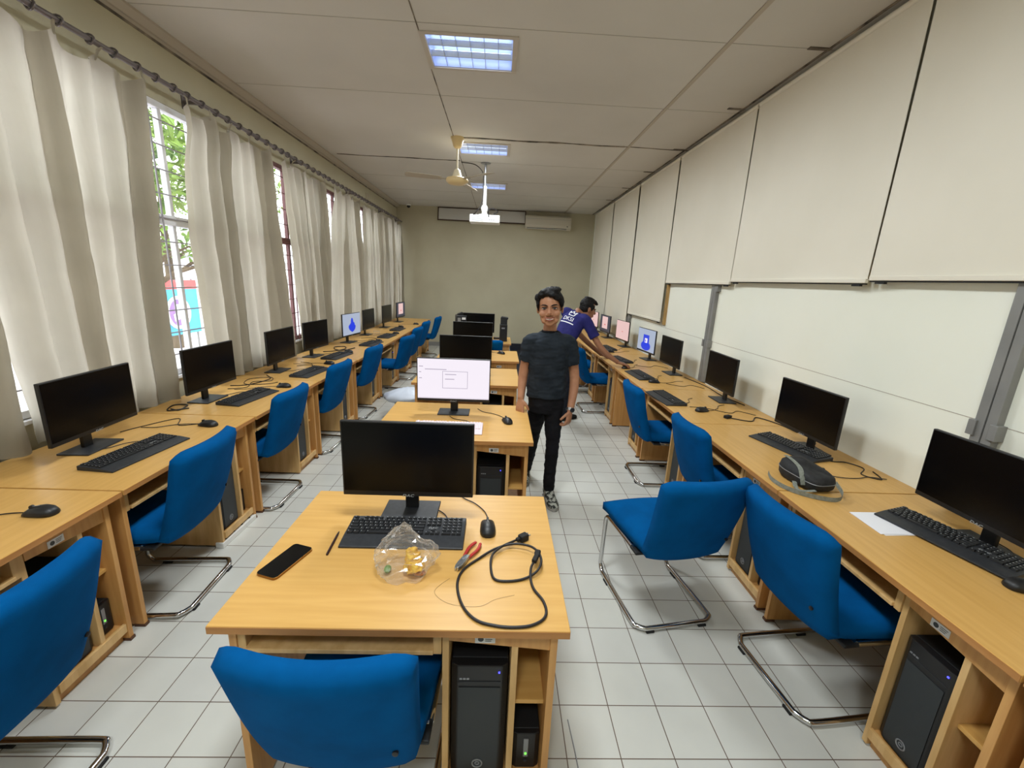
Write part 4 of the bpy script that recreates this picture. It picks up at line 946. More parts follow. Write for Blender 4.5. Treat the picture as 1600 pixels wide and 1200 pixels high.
# ------------------------------------------------------------------ right-hand desks
t = thing('paper_stack', 'small stack of white papers under the nearest right-hand keyboard', 'paper', (1.690, 1.585, DH), 0)
for k, (a, dx) in enumerate(((3, 0.004), (-2, -0.003), (1, 0.0))):
    MB().box(-0.075, -0.085, 0, 0.075, 0.085, 0.0013).build('sheet', M['paper'], t, loc=(dx, 0.002*k, 0.0015*k), rot=(0, 0, math.radians(a)))
def pouch():
    t = thing('pouch', 'black zipped pouch with grey strap on the right-hand desk', 'pouch', (1.615, 1.965, DH), math.radians(10))
    b = MB(); rings = []
    for j, (z, f) in enumerate(((0.004, 0.86), (0.02, 0.98), (0.045, 1.0), (0.066, 0.95), (0.078, 0.80), (0.083, 0.5), (0.084, 0.1))):
        rings.append([(0.085*f*math.copysign(abs(math.cos(a))**0.55, math.cos(a)), 0.125*f*math.copysign(abs(math.sin(a))**0.6, math.sin(a)), z+0.03*(0.5+0.5*math.sin(a))*z/0.08+0.004*noise.noise((math.cos(a)*2, math.sin(a)*2, z*20))) for a in [2*PI*i/28 for i in range(28)]])
    b.loft(rings); b.build('pouch_body', noisy(mat('black_nylon', (30, 30, 32), 0.75), (24, 24, 26), (40, 40, 42), (40, 40, 40), 3), t, smooth=60)
    gm = noisy(mat('grey_webbing', (128, 132, 122), 0.8), (116, 120, 110), (138, 142, 134), (90, 90, 90), 2)
    MB().tube([(0.0845*1.01*math.copysign(abs(math.cos(a))**0.55, math.cos(a)), 0.125*1.01*math.copysign(abs(math.sin(a))**0.6, math.sin(a)), 0.045+0.016*(0.5+0.5*math.sin(a))) for a in [2*PI*i/36 for i in range(36)]], 0.0022, 6, closed=True).build('zipper', M['silver'], t)
    def ribbon(pts, wd, nm):
        P = catmull(pts, 6); bb = MB(); vs_ = []
        for i, p in enumerate(P):
            tt = (P[min(i+1, len(P)-1)]-P[max(i-1, 0)]).normalized(); sd = tt.cross(Vector((0, 0, 1)))
            sd = sd.normalized() if sd.length > 0.2 else Vector((0.3, 1, 0)).normalized()
            wv = Vector((0, 0, 1)) if nm == 'loose_strap' else sd
            vs_.append([p-wv*wd/2, p+wv*wd/2, p+wv*wd/2+Vector((0, 0, 0.0018))+sd*0.0018, p-wv*wd/2+Vector((0, 0, 0.0018))+sd*0.0018])
        bb.loft(vs_); bb.build(nm, gm, t)
    ribbon([(-0.045, 0.10, 0.112), (-0.05, 0.05, 0.108), (-0.07, -0.02, 0.096), (-0.088, -0.06, 0.062), (-0.092, -0.075, 0.030)], 0.022, 'strap')
    ribbon([(-0.085, -0.02, 0.022), (-0.12, -0.07, 0.012), (-0.11, -0.10, 0.012), (-0.06, -0.118, 0.020)], 0.020, 'front_strap')
    ribbon([(-0.13, 0.10, 0.0145), (-0.17, 0.03, 0.0125), (-0.17, -0.06, 0.0115), (-0.12, -0.145, 0.0115), (-0.03, -0.200, 0.013), (0.02, -0.185, 0.03), (0.03, -0.135, 0.062)], 0.022, 'loose_strap')
pouch()
def cable(pts, r, label, z0=DH, name='cable', mt=None, n_=6):
    c0 = pts[0]; t = thing(name, label, 'cable', (c0[0], c0[1], z0), 0, None)
    MB().tube(catmull([(p[0]-c0[0], p[1]-c0[1], r+(p[2] if len(p) > 2 else 0)) for p in pts], n_), r, 6).build('cable_run', mt or M['cable'], t, smooth=60); return t
cable([(1.90,2.33),(1.98,2.25),(2.06,2.24),(2.10,2.16),(2.02,2.08),(2.08,2.02),(2.12,2.12)], 0.003, 'black cable curling behind the second right-hand keyboard')
cable([(1.60,3.30),(1.72,3.28),(1.86,3.16),(1.96,3.22),(2.05,3.12)], 0.0026, 'black cable between third right-hand monitor and its mouse')
cable([(1.80,3.02),(1.92,2.96),(2.02,3.06),(2.10,2.92),(2.12,2.74)], 0.004, 'black power lead with small adapter on the right-hand desk seam')
t = thing('power_adapter', 'small black adapter lying between second and third right-hand monitors', 'adapter', (1.775, 3.03, DH), math.radians(25))
MB().box(-0.028, -0.018, 0, 0.028, 0.018, 0.024).build('adapter_body', M['rubber'], t, bevel=0.005)
MB().tube([(0.028, 0, 0.012), (0.045, 0, 0.010)], [0.006, 0.004], 8).build('strain_relief', M['rubber'], t)
cable([(1.72,4.12),(1.84,4.02),(1.96,4.08),(2.04,3.96)], 0.0026, 'black mouse lead running to the wall by the fourth right-hand monitor')
cable([(2.05,4.45),(2.10,4.05),(2.08,3.70),(2.12,3.40)], 0.004, 'thick black lead along the wall behind third and fourth right-hand monitors')
cable([(1.70,5.05),(1.85,4.98),(1.95,5.08),(2.06,4.95)], 0.0026, 'black cable near the hand of the leaning person')
# ------------------------------------------------------------------ left-hand desks
cable([(-1.82,2.55),(-1.93,2.50),(-2.02,2.62),(-2.12,2.46),(-2.16,2.36)], 0.0026, 'black mouse lead curving behind the nearest left-hand monitor')
cable([(-2.20,2.80),(-2.13,2.78),(-2.16,2.90),(-2.24,2.88),(-2.19,2.76),(-2.10,2.83)], 0.0045, 'coil of black cable by the curtain, left of the second dark monitor')
cable([(-2.16,3.35),(-2.05,3.42),(-2.10,3.60),(-1.98,3.66),(-2.04,3.78),(-2.18,3.70),(-2.12,3.52),(-1.95,3.55),(-1.90,3.62)], 0.003, 'tangled black cables between second and third left-hand monitors')
cable([(-2.20,3.45),(-2.08,3.50),(-2.02,3.72),(-2.12,3.86)], 0.004, 'thick black lead crossing the tangle on the left-hand desk')
cable([(-2.05,4.30),(-1.95,4.38),(-1.88,4.30),(-1.98,4.46),(-2.10,4.50)], 0.003, 'black cable right of the third left-hand monitor')
cable([(-2.12,5.14),(-2.02,5.22),(-1.95,5.40),(-2.02,5.58),(-2.12,5.52),(-2.05,5.34),(-1.93,5.30),(-1.86,5.50)], 0.006, 'thick coil of black cable left of the blue-wallpaper monitor')
cable([(-1.92,6.30),(-1.84,6.42),(-1.95,6.50),(-2.06,6.40)], 0.003, 'black cable right of the blue-wallpaper monitor')
t = thing('clear_box', 'small clear plastic box by the sixth window-side monitor', 'box', (-1.98, 6.93, DH), 0.3)
MB().box(-0.05, -0.035, 0, 0.05, 0.035, 0.05).build('box_shell', M['film'], t, bevel=0.004)
# ------------------------------------------------------------------ far centre desk
def speaker_box():
    t = thing('small_computer', 'black box computer with white label left of the farthest centre monitor', 'computer', (-0.62, 6.98, DH), math.radians(12))
    MB().box(-0.08, -0.13, 0, 0.08, 0.13, 0.36).build('case', M['black'], t, bevel=0.006)
    MB().box(-0.07, -0.133, 0.02, -0.02, -0.129, 0.33).build('grey_strip', M['grey_paint'], t)
    MB().box(0.0, -0.1325, 0.30, 0.06, -0.129, 0.335).build('white_label', M['sticker'], t)
    MB().prism([(-0.07, 0.36), (-0.05, 0.385), (0.02, 0.41), (0.06, 0.375), (0.07, 0.36)], 'y', -0.05, 0.06).build('cable_lump', M['rubber'], t)
speaker_box()
def speaker():
    t = thing('desk_speaker', 'tall black speaker on the right of the farthest centre desk', 'speaker', (0.078, 6.72, DH))
    MB().box(-0.06, -0.07, 0, 0.06, 0.09, 0.27).build('speaker_base', M['black'], t, bevel=0.006)
    MB().prism([(-0.05, 0.27), (-0.05, 0.37), (-0.03, 0.39), (0.07, 0.375), (0.07, 0.36), (0.055, 0.34), (0.055, 0.27)], 'y', -0.06, 0.07).build('speaker_head', M['black_matte'], t, bevel=0.006)
    MB().box(-0.03, -0.0725, 0.20, 0.02, -0.069, 0.222).build('grey_print', M['silver'], t)
speaker()
t = thing('small_adapter', 'small black device beside the tall speaker on the farthest centre desk', 'device', (-0.03, 6.90, DH))
MB().box(-0.05, -0.03, 0, 0.05, 0.03, 0.035).build('device_body', M['black'], t, bevel=0.006)
# floor things
t = thing('floor_mat', 'dark navy mat on the floor beside the farthest centre desks', 'mat', (0.52, 8.2, 0), 0)
b = MB(); b.box(-0.22, -1.5, 0, 0.22, 2.2, 0.012); b.box(-0.22, 2.17, 0.0, 0.22, 2.2, 0.16)
b.build('mat_sheet', mat('dark_navy_rubber', (20, 22, 38), 0.7), t, bevel=0.003)
def waste():
    t = thing('storage_box', 'dark box on the floor left of the centre desks, under the white plastic bag', 'box', (-1.06, 4.95, 0), 0.2)
    MB().box(-0.15, -0.17, 0, 0.15, 0.17, 0.20).build('box_body', M['black_matte'], t, bevel=0.008)
    MB().box(-0.156, -0.176, 0.17, 0.156, 0.176, 0.205).build('lid', M['black'], t, bevel=0.004)
    t = thing('white_bag', 'white plastic bag heaped on a dark box left of the white-screen monitor', 'plastic bag', (-1.06, 4.93, 0.206), 0.2)
    b = MB(); n_ = 30; rings = []
    for j in range(13):
        v = j/12; pr = math.sin((0.12+0.88*v)*PI*0.97)**0.7
        rings.append([((0.24*pr*math.cos(a))*(1+0.14*noise.noise((math.cos(a)*2, math.sin(a)*2, v*3)))-0.12*(1-v)*(1 if math.cos(a) < -0.7 else 0)*0.6, 0.19*pr*math.sin(a)*(1+0.14*noise.noise((math.cos(a)*2+5, math.sin(a)*2, v*3))), 0.17*v+0.012*noise.noise((math.cos(a)*4, math.sin(a)*4, v*6))*min(1, 5*v)) for a in [2*PI*i/n_ for i in range(n_)]])
    b.loft(rings); b.build('bag_body', mat('white_thin_plastic', (214, 222, 236), 0.35), t, smooth=60)
waste()
cable([(0.330,1.30),(0.34,1.16),(0.345,1.02),(0.36,0.90),(0.36,0.75)], 0.0022, 'thin grey wire on the floor right of the nearest desk', 0.0, 'floor_wire', M['silver'])
t = thing('power_strip', 'white power strip on the floor under the second window-side desk', 'power strip', (-1.66, 2.50, 0), math.radians(88))
MB().box(-0.17, -0.025, 0, 0.17, 0.025, 0.035).build('strip_body', M['white_plastic'], t, bevel=0.004)
b = MB()
for k in range(4): b.lathe([(0.014, 0.033), (0.014, 0.0355), (0.004, 0.0357)], 12, (-0.12+0.08*k, 0, 0))
b.build('socket_row', M['ink'], t)
# ------------------------------------------------------------------ people
from mathutils.bvhtree import BVHTree
def V(*a): return Vector(a)
def ring(c, r_, f_, rx, ry, n_=24, p=1.0):
    out_ = []
    for i in range(n_):
        a = 2*PI*i/n_; ca, sa = math.cos(a), math.sin(a)
        out_.append(Vector(c)+Vector(r_)*rx*math.copysign(abs(ca)**p, ca)+Vector(f_)*ry*math.copysign(abs(sa)**p, sa))
    return out_
def limb(mb, pts, rad, sub=6, n_=14):
    P = catmull(pts, sub); k = len(pts)-1; R_ = []
    for i in range(len(P)):
        u = i/(len(P)-1)*k; j = min(int(u), k-1); t_ = u-j; t_ = t_*t_*(3-2*t_); R_.append(rad[j]*(1-t_)+rad[j+1]*t_)
    mb.tube(P, R_, n_)
def hand(mb, W, d, pn, td, curl=(0.35, 0.45, 0.5), thumb=0.4, spread=0.0):
    W = Vector(W); d = Vector(d).normalized(); pn = Vector(pn); pn = (pn-d*pn.dot(d)).normalized()
    td = Vector(td); td = (td-d*td.dot(d)-pn*td.dot(pn)).normalized()
    rs = []
    for q, wd, th in ((-0.02, 0.024, 0.019), (0.0, 0.025, 0.018), (0.03, 0.036, 0.017), (0.065, 0.040, 0.0155), (0.085, 0.039, 0.012), (0.092, 0.034, 0.008)):
        rs.append(ring(W+d*q, td, pn, wd, th, 16))
    mb.loft(rs)
    for k, (off, ln) in enumerate(((0.0305, 0.070), (0.0105, 0.079), (-0.0100, 0.074), (-0.0300, 0.058))):
        p = W+d*0.082+td*off; a = -0.05; pts = [p-d*0.02, p]; dd = d+td*spread*off*20
        for j, fr_ in enumerate((0.45, 0.32, 0.23)):
            a += curl[j]*(1+0.12*k)
            v = (dd*math.cos(a)+pn*math.sin(a)).normalized(); p = p+v*ln*fr_; pts.append(p)
        mb.tube(catmull(pts, 4), [0.0092]*8+[0.0086]*4+[0.0080]*3+[0.0070, 0.0045], 10)
    p = W+d*0.022+td*0.026; pts = [p-td*0.012, p]
    for ln, (a, b_, c_) in ((0.034, (0.65, 0.62, 0.25+thumb*0.3)), (0.026, (0.85, 0.30, 0.35+thumb*0.5)), (0.020, (0.95, 0.02, 0.40+thumb*0.7))):
        p = p+(d*a+td*b_+pn*c_).normalized()*ln; pts.append(p)
    mb.tube(catmull(pts, 4), [0.0125]*8+[0.0105]*4+[0.0095]*3+[0.008, 0.005], 10)
def head_blobs(mb, T):
    """T: function local->world Vector; local x side, -y face, z up"""
    R3 = T.to_3x3()
    def e(c, r_): mb.ell(T @ Vector(c), r_, 18, 12, R3)
    e((0, 0.012, 0.032), (0.073, 0.092, 0.090)); e((0, -0.018, -0.022), (0.0640, 0.069, 0.078)); e((0, -0.052, -0.096), (0.024, 0.026, 0.018)); e((0, -0.034, -0.074), (0.050, 0.046, 0.036)); e((0, -0.028, -0.055), (0.0565, 0.053, 0.042)); e((0.030, -0.034, -0.076), (0.024, 0.036, 0.026)); e((-0.030, -0.034, -0.076), (0.024, 0.036, 0.026)); e((0, -0.060, -0.092), (0.028, 0.022, 0.022))
    for s_ in (-1, 1):
        e((s_*0.040, -0.016, -0.058), (0.020, 0.040, 0.030)); e((s_*0.040, -0.060, -0.030), (0.024, 0.022, 0.023))
        e((s_*0.0745, 0.012, -0.008), (0.009, 0.018, 0.031)); e((s_*0.0140, -0.094, -0.034), (0.0105, 0.011, 0.0085))
        e((s_*0.030, -0.073, 0.021), (0.023, 0.014, 0.008))
    mb.tube([T @ Vector(p) for p in ((0, -0.078, 0.024), (0, -0.094, 0.000), (0, -0.108, -0.024), (0, -0.100, -0.037))], [0.009, 0.0098, 0.0150, 0.011], 10)
    e((0, -0.079, -0.062), (0.032, 0.010, 0.020))
def face_parts(parent, T, skin_dark, smile=True):
    R3 = T.to_3x3()
    for s_ in (-1, 1):
        b = MB(); b.ell(T @ Vector((s_*0.0305, -0.0775, 0.003)), (0.0150, 0.0078, 0.0048), 14, 8, R3); eye = b.build('eye', M['eye_white'], parent, smooth='all')
        b = MB(); b.ell(T @ Vector((s_*0.0305, -0.0835, 0.003)), (0.0068, 0.0028, 0.0050), 12, 8, R3); b.build('iris', M['iris'], eye, smooth='all')
        b = MB(); b.tube([T @ Vector((s_*x, y, z)) for x, y, z in ((0.0145, -0.0842, 0.0085), (0.0225, -0.0862, 0.0112), (0.034, -0.0840, 0.0112), (0.046, -0.0745, 0.0062))], [0.0018, 0.0036, 0.0036, 0.0014], 6); b.build('eyelid', M['lash'], parent)
        b = MB(); b.tube([T @ Vector((s_*x, y, z)) for x, y, z in ((0.012, -0.0885, 0.0225), (0.026, -0.0895, 0.0285), (0.040, -0.0825, 0.0282), (0.053, -0.069, 0.0215))], [0.0038, 0.0056, 0.0052, 0.0022], 8, flat=0.8); b.build('eyebrow', M['hair'], parent)
    b = MB(); b.tube([T @ Vector(p) for p in ((-0.031, -0.0775, -0.0520), (-0.016, -0.0915, -0.0560), (0, -0.0955, -0.0570), (0.016, -0.0915, -0.0560), (0.031, -0.0775, -0.0520))], [0.0018, 0.0040, 0.0042, 0.0040, 0.0018], 8); b.build('upper_lip', M['lip'], parent, smooth='all')
    b = MB(); b.tube([T @ Vector(p) for p in ((-0.030, -0.0775, -0.0535), (-0.016, -0.0895, -0.0690), (0, -0.0930, -0.0735), (0.016, -0.0895, -0.0690), (0.030, -0.0775, -0.0535))], [0.0018, 0.0042, 0.0050, 0.0042, 0.0018], 8); b.build('lower_lip', M['lip'], parent, smooth='all')
    if smile:
        b = MB(); b.ell(T @ Vector((0, -0.0865, -0.0625)), (0.0235, 0.0075, 0.0058), 16, 8, R3); b.build('teeth', M['tooth'], parent, smooth='all')
def hair_blobs(mb, T, fringe):
    R3 = T.to_3x3()
    def e(c, r_): mb.ell(T @ Vector(c), r_, 16, 10, R3)
    e((0, 0.030, 0.052), (0.0805, 0.090, 0.082)); e((0, 0.045, 0.005), (0.073, 0.066, 0.070))
    e((0, -0.018, 0.104), (0.064, 0.066, 0.030))
    for s_ in (-1, 1): e((s_*0.0715, -0.014, 0.034), (0.012, 0.036, 0.034)); e((s_*0.071, -0.022, 0.006), (0.006, 0.010, 0.024))
    for c_, r_ in fringe: e(c_, r_)
def shoe(T, name, parent, upper, sole):
    def rg(y, hw, h0, h1): return [T @ Vector((hw*math.copysign(abs(math.cos(a))**0.7, math.cos(a)), y, h0+(h1-h0)*(0.5+0.5*math.sin(a)))) for a in [2*PI*i/16 for i in range(16)]]
    b = MB(); b.loft([rg(0.055, 0.018, 0.02, 0.07), rg(0.045, 0.034, 0.02, 0.092), rg(0.01, 0.038, 0.02, 0.100), rg(-0.05, 0.040, 0.02, 0.085), rg(-0.10, 0.046, 0.02, 0.062), rg(-0.155, 0.046, 0.02, 0.052), rg(-0.19, 0.034, 0.02, 0.044), rg(-0.205, 0.014, 0.02, 0.034)])
    sh = b.build(name, upper, parent, smooth='all')
    b = MB(); b.loft([rg(0.060, 0.020, 0.0, 0.026), rg(0.045, 0.037, 0.0, 0.026), rg(-0.05, 0.041, 0.0, 0.024), rg(-0.12, 0.049, 0.0, 0.024), rg(-0.17, 0.045, 0.0, 0.024), rg(-0.21, 0.018, 0.0, 0.022)])
    b.build('sole', sole, sh, smooth=60)
def ripple(me, amp, scale, seed=0.0, zs=1.0):
    nn_ = [v.normal.copy() for v in me.vertices]; cs_ = [v.co.copy() for v in me.vertices]
    for v, c_, nv in zip(me.vertices, cs_, nn_):
        n1 = noise.noise((c_.x*scale+seed, c_.y*scale, c_.z*scale*zs)); n2 = noise.noise((c_.x*scale*2.3, c_.y*scale*2.3+seed, c_.z*scale*2.6*zs))
        v.co = c_+nv*(amp*n1+0.5*amp*n2)
M['skin'] = noisy(mat('brown_skin', (190, 138, 104), 0.5, spec=0.35), (170, 119, 90), (182, 132, 101), (14, 14, 14), 3)
M['skin_dark'] = noisy(mat('tanned_skin', (150, 100, 72), 0.5, spec=0.35), (140, 94, 68), (152, 105, 78), (14, 14, 14), 3)
M['hair'] = noisy(mat('black_hair', (14, 13, 14), 0.6, spec=0.25), (9, 8, 9), (20, 18, 19), (30, 30, 120), 3, bump=0.4, bscale=130, bdist=0.004)
M['eye_white'] = mat('eye_white', (176, 162, 152), 0.4); M['iris'] = mat('dark_iris', (24, 15, 11), 0.2); M['lash'] = mat('dark_lash', (34, 22, 18), 0.6)
M['lip'] = mat('lip', (146, 82, 70), 0.45); M['tooth'] = mat('tooth', (236, 230, 220), 0.3)
M['tee_black'] = noisy(mat('faded_black_tee', (30, 34, 40), 0.85, spec=0.2), (28, 34, 41), (39, 46, 54), (12, 12, 12), 4, bump=0.15, bscale=500)
M['trousers'] = noisy(mat('black_trousers', (18, 18, 22), 0.85, spec=0.2), (15, 15, 18), (24, 24, 29), (12, 12, 12), 4)
M['tee_navy'] = noisy(mat('navy_tee', (44, 44, 112), 0.85, spec=0.2), (34, 34, 90), (41, 41, 104), (12, 12, 12), 4)
M['trousers_navy'] = noisy(mat('dark_slate_trousers', (30, 33, 42), 0.85, spec=0.2), (26, 29, 37), (36, 39, 49), (12, 12, 12), 4)

def person_standing():
    O = V(0.375, 3.07, 0.0)
    t = thing('person', 'smiling person in black tee and black trousers standing in the aisle, wristwatch on one arm', 'person', O)
    X, F = V(1, 0, 0), V(0, -1, 0)
    W = lambda x, y, z: V(x, y, z)-O
    Th = Matrix.Translation(W(0.360, 3.035, 1.502)) @ Euler((math.radians(2), math.radians(-4), math.radians(-9)), 'XYZ').to_matrix().to_4x4() @ Matrix.Diagonal((1.16, 1.08, 1.06, 1))
    shR, elR, wrR = W(0.238, 3.07, 1.270), W(0.200, 3.105, 1.01), W(0.186, 3.045, 0.825)
    shL, elL, wrL = W(0.520, 3.07, 1.270), W(0.586, 3.09, 0.985), W(0.556, 3.005, 0.755)
    hipR, knR, anR = W(0.325, 3.09, 0.80), W(0.318, 3.27, 0.46), W(0.285, 3.42, 0.085)
    hipL, knL, anL = W(0.440, 3.075, 0.80), W(0.446, 3.035, 0.455), W(0.442, 3.055, 0.085)
    # skin: one continuous body
    b = MB(); head_blobs(b, Th)
    b.tube([Th @ V(0, 0.02, -0.05), Th @ V(0, 0.030, -0.10), W(0.374, 3.075, 1.33), W(0.376, 3.075, 1.27)], [0.048, 0.046, 0.052, 0.075], 16)
    tr_ = [(0.80, 0.110, 0.075), (0.88, 0.118, 0.080), (0.98, 0.116, 0.078), (1.08, 0.122, 0.082), (1.17, 0.132, 0.084), (1.24, 0.138, 0.080), (1.285, 0.128, 0.066), (1.315, 0.085, 0.052)]
    b.loft([ring(W(0.378, 3.07, z), X, F, rx, ry) for z, rx, ry in tr_])
    limb(b, [shR, elR, wrR], [0.044, 0.037, 0.0255]); limb(b, [shL, elL, wrL], [0.044, 0.037, 0.0260])
    for a in ((hipR, knR, anR), (hipL, knL, anL)): limb(b, a, [0.060, 0.040, 0.030])
    hand(b, wrR, (-0.06, -0.22, -0.95), (0.55, 0.6, 0), (0.2, -0.9, 0.1), (0.25, 0.30, 0.30), 0.3)
    hand(b, wrL, (-0.13, -0.22, -0.95), (-0.75, 0.55, 0), (-0.45, -0.9, 0.0), (0.55, 0.75, 0.7), 0.5)
    body = link(remesh(b, 'body', 0.0034, 6), 'body', M['skin'], t)
    face_parts(t, Th, None)
    h = MB(); hair_blobs(h, Th, [((-0.010, -0.060, 0.098), (0.030, 0.026, 0.020)), ((0.018, -0.068, 0.092), (0.030, 0.022, 0.020)), ((0.046, -0.060, 0.076), (0.028, 0.022, 0.024)), ((0.066, -0.036, 0.058), (0.020, 0.030, 0.030)),
                                 ((-0.046, -0.044, 0.092), (0.026, 0.032, 0.024)), ((-0.070, -0.014, 0.070), (0.022, 0.034, 0.028)), ((0.072, -0.030, 0.040), (0.016, 0.026, 0.030)), ((-0.02, -0.045, 0.112), (0.04, 0.034, 0.018)), ((0.02, -0.02, 0.122), (0.052, 0.056, 0.020))])
    me = remesh(h, 'hair', 0.006, 2); ripple(me, 0.004, 60, 2.0); link(me, 'hair', M['hair'], t)
    # tee
    b = MB()
    tr_ = [(0.842, 0.150, 0.106), (0.90, 0.148, 0.106), (0.98, 0.143, 0.102), (1.08, 0.148, 0.106), (1.17, 0.156, 0.108), (1.235, 0.155, 0.103), (1.272, 0.138, 0.088), (1.304, 0.104, 0.072), (1.325, 0.078, 0.066), (1.334, 0.064, 0.060)]
    b.loft([ring(W(0.378, 3.072, z), X, F, rx, ry) for z, rx, ry in tr_])
    for sh, el in ((shR, elR), (shL, elL)):
        inn = V(0.378-O.x, 0.0, 1.255); d = (el-sh)
        limb(b, [inn.lerp(sh, 0.5), sh+V(0, 0, -0.018), sh+d*0.34, sh+d*0.62], [0.056, 0.060, 0.058, 0.058])
    me = remesh(b, 'tee_shirt', 0.006, 5); ripple(me, 0.0075, 11, 1.0, 2.2); tee = link(me, 'tee_shirt', M['tee_black'], t)
    link(MB().loft([ring(W(0.372, 3.064, 1.330), X, F, 0.062, 0.060), ring(W(0.371, 3.062, 1.342), X, F, 0.058, 0.056), ring(W(0.371, 3.062, 1.342), X, F, 0.052, 0.050), ring(W(0.372, 3.064, 1.328), X, F, 0.054, 0.052)], closed=True).mesh('collar', smooth='all'), 'collar', M['trousers'], tee)
    # trousers
    b = MB(); b.loft([ring(W(0.382, 3.08, z), X, F, rx, ry) for z, rx, ry in ((0.72, 0.120, 0.088), (0.78, 0.132, 0.098), (0.84, 0.136, 0.098), (0.885, 0.132, 0.094))])
    limb(b, [hipR+V(0, 0, 0.02), hipR.lerp(knR, 0.5), knR, anR], [0.078, 0.070, 0.053, 0.046]); limb(b, [hipL+V(0, 0, 0.02), hipL.lerp(knL, 0.5), knL, anL], [0.078, 0.068, 0.052, 0.046])
    me = remesh(b, 'trousers', 0.007, 4); ripple(me, 0.005, 16, 4.0, 1.8); link(me, 'trousers', M['trousers'], t)
    camo = noisy(mat('patterned_shoe', (90, 96, 88), 0.7), (30, 32, 30), (176, 178, 168), (40, 40, 40), 2, lo=0.45, hi=0.55)
    wsole = mat('grey_shoe_sole', (150, 148, 142), 0.6)
    shoe(Matrix.Translation(V(anL.x, anL.y, 0)) @ Matrix.Rotation(math.radians(8), 4, 'Z'), 'shoe', t, camo, wsole)
    shoe(Matrix.Translation(V(anR.x, anR.y, 0)) @ Matrix.Rotation(math.radians(-12), 4, 'Z'), 'shoe', t, camo, wsole)
    # wristwatch
    ax = (wrL-elL).normalized(); c_ = wrL-ax*0.012; u = ax.cross(V(0, 1, 0)).normalized(); v = ax.cross(u)
    rs = [[c_+ax*q+(u*math.cos(a)+v*math.sin(a))*r_ for a in [2*PI*i/24 for i in range(24)]] for q, r_ in ((-0.010, 0.0275), (-0.010, 0.0310), (0.010, 0.0305), (0.010, 0.0270))]
    wt = MB().loft(rs, closed=True).build('wristwatch', mat('steel_watch', (178, 178, 180), 0.25, 0.9), t, smooth=50)
    dd = (V(0.35, -0.9, 0)).normalized(); R3 = dd.to_track_quat('Z', 'Y').to_matrix()
    MB().lathe([(0.018, 0), (0.018, 0.007), (0.015, 0.009)], 20).build('watch_dial', mat('dark_watch_dial', (40, 42, 46), 0.2), wt, loc=c_+dd*0.027, rot=R3.to_euler())
person_standing()

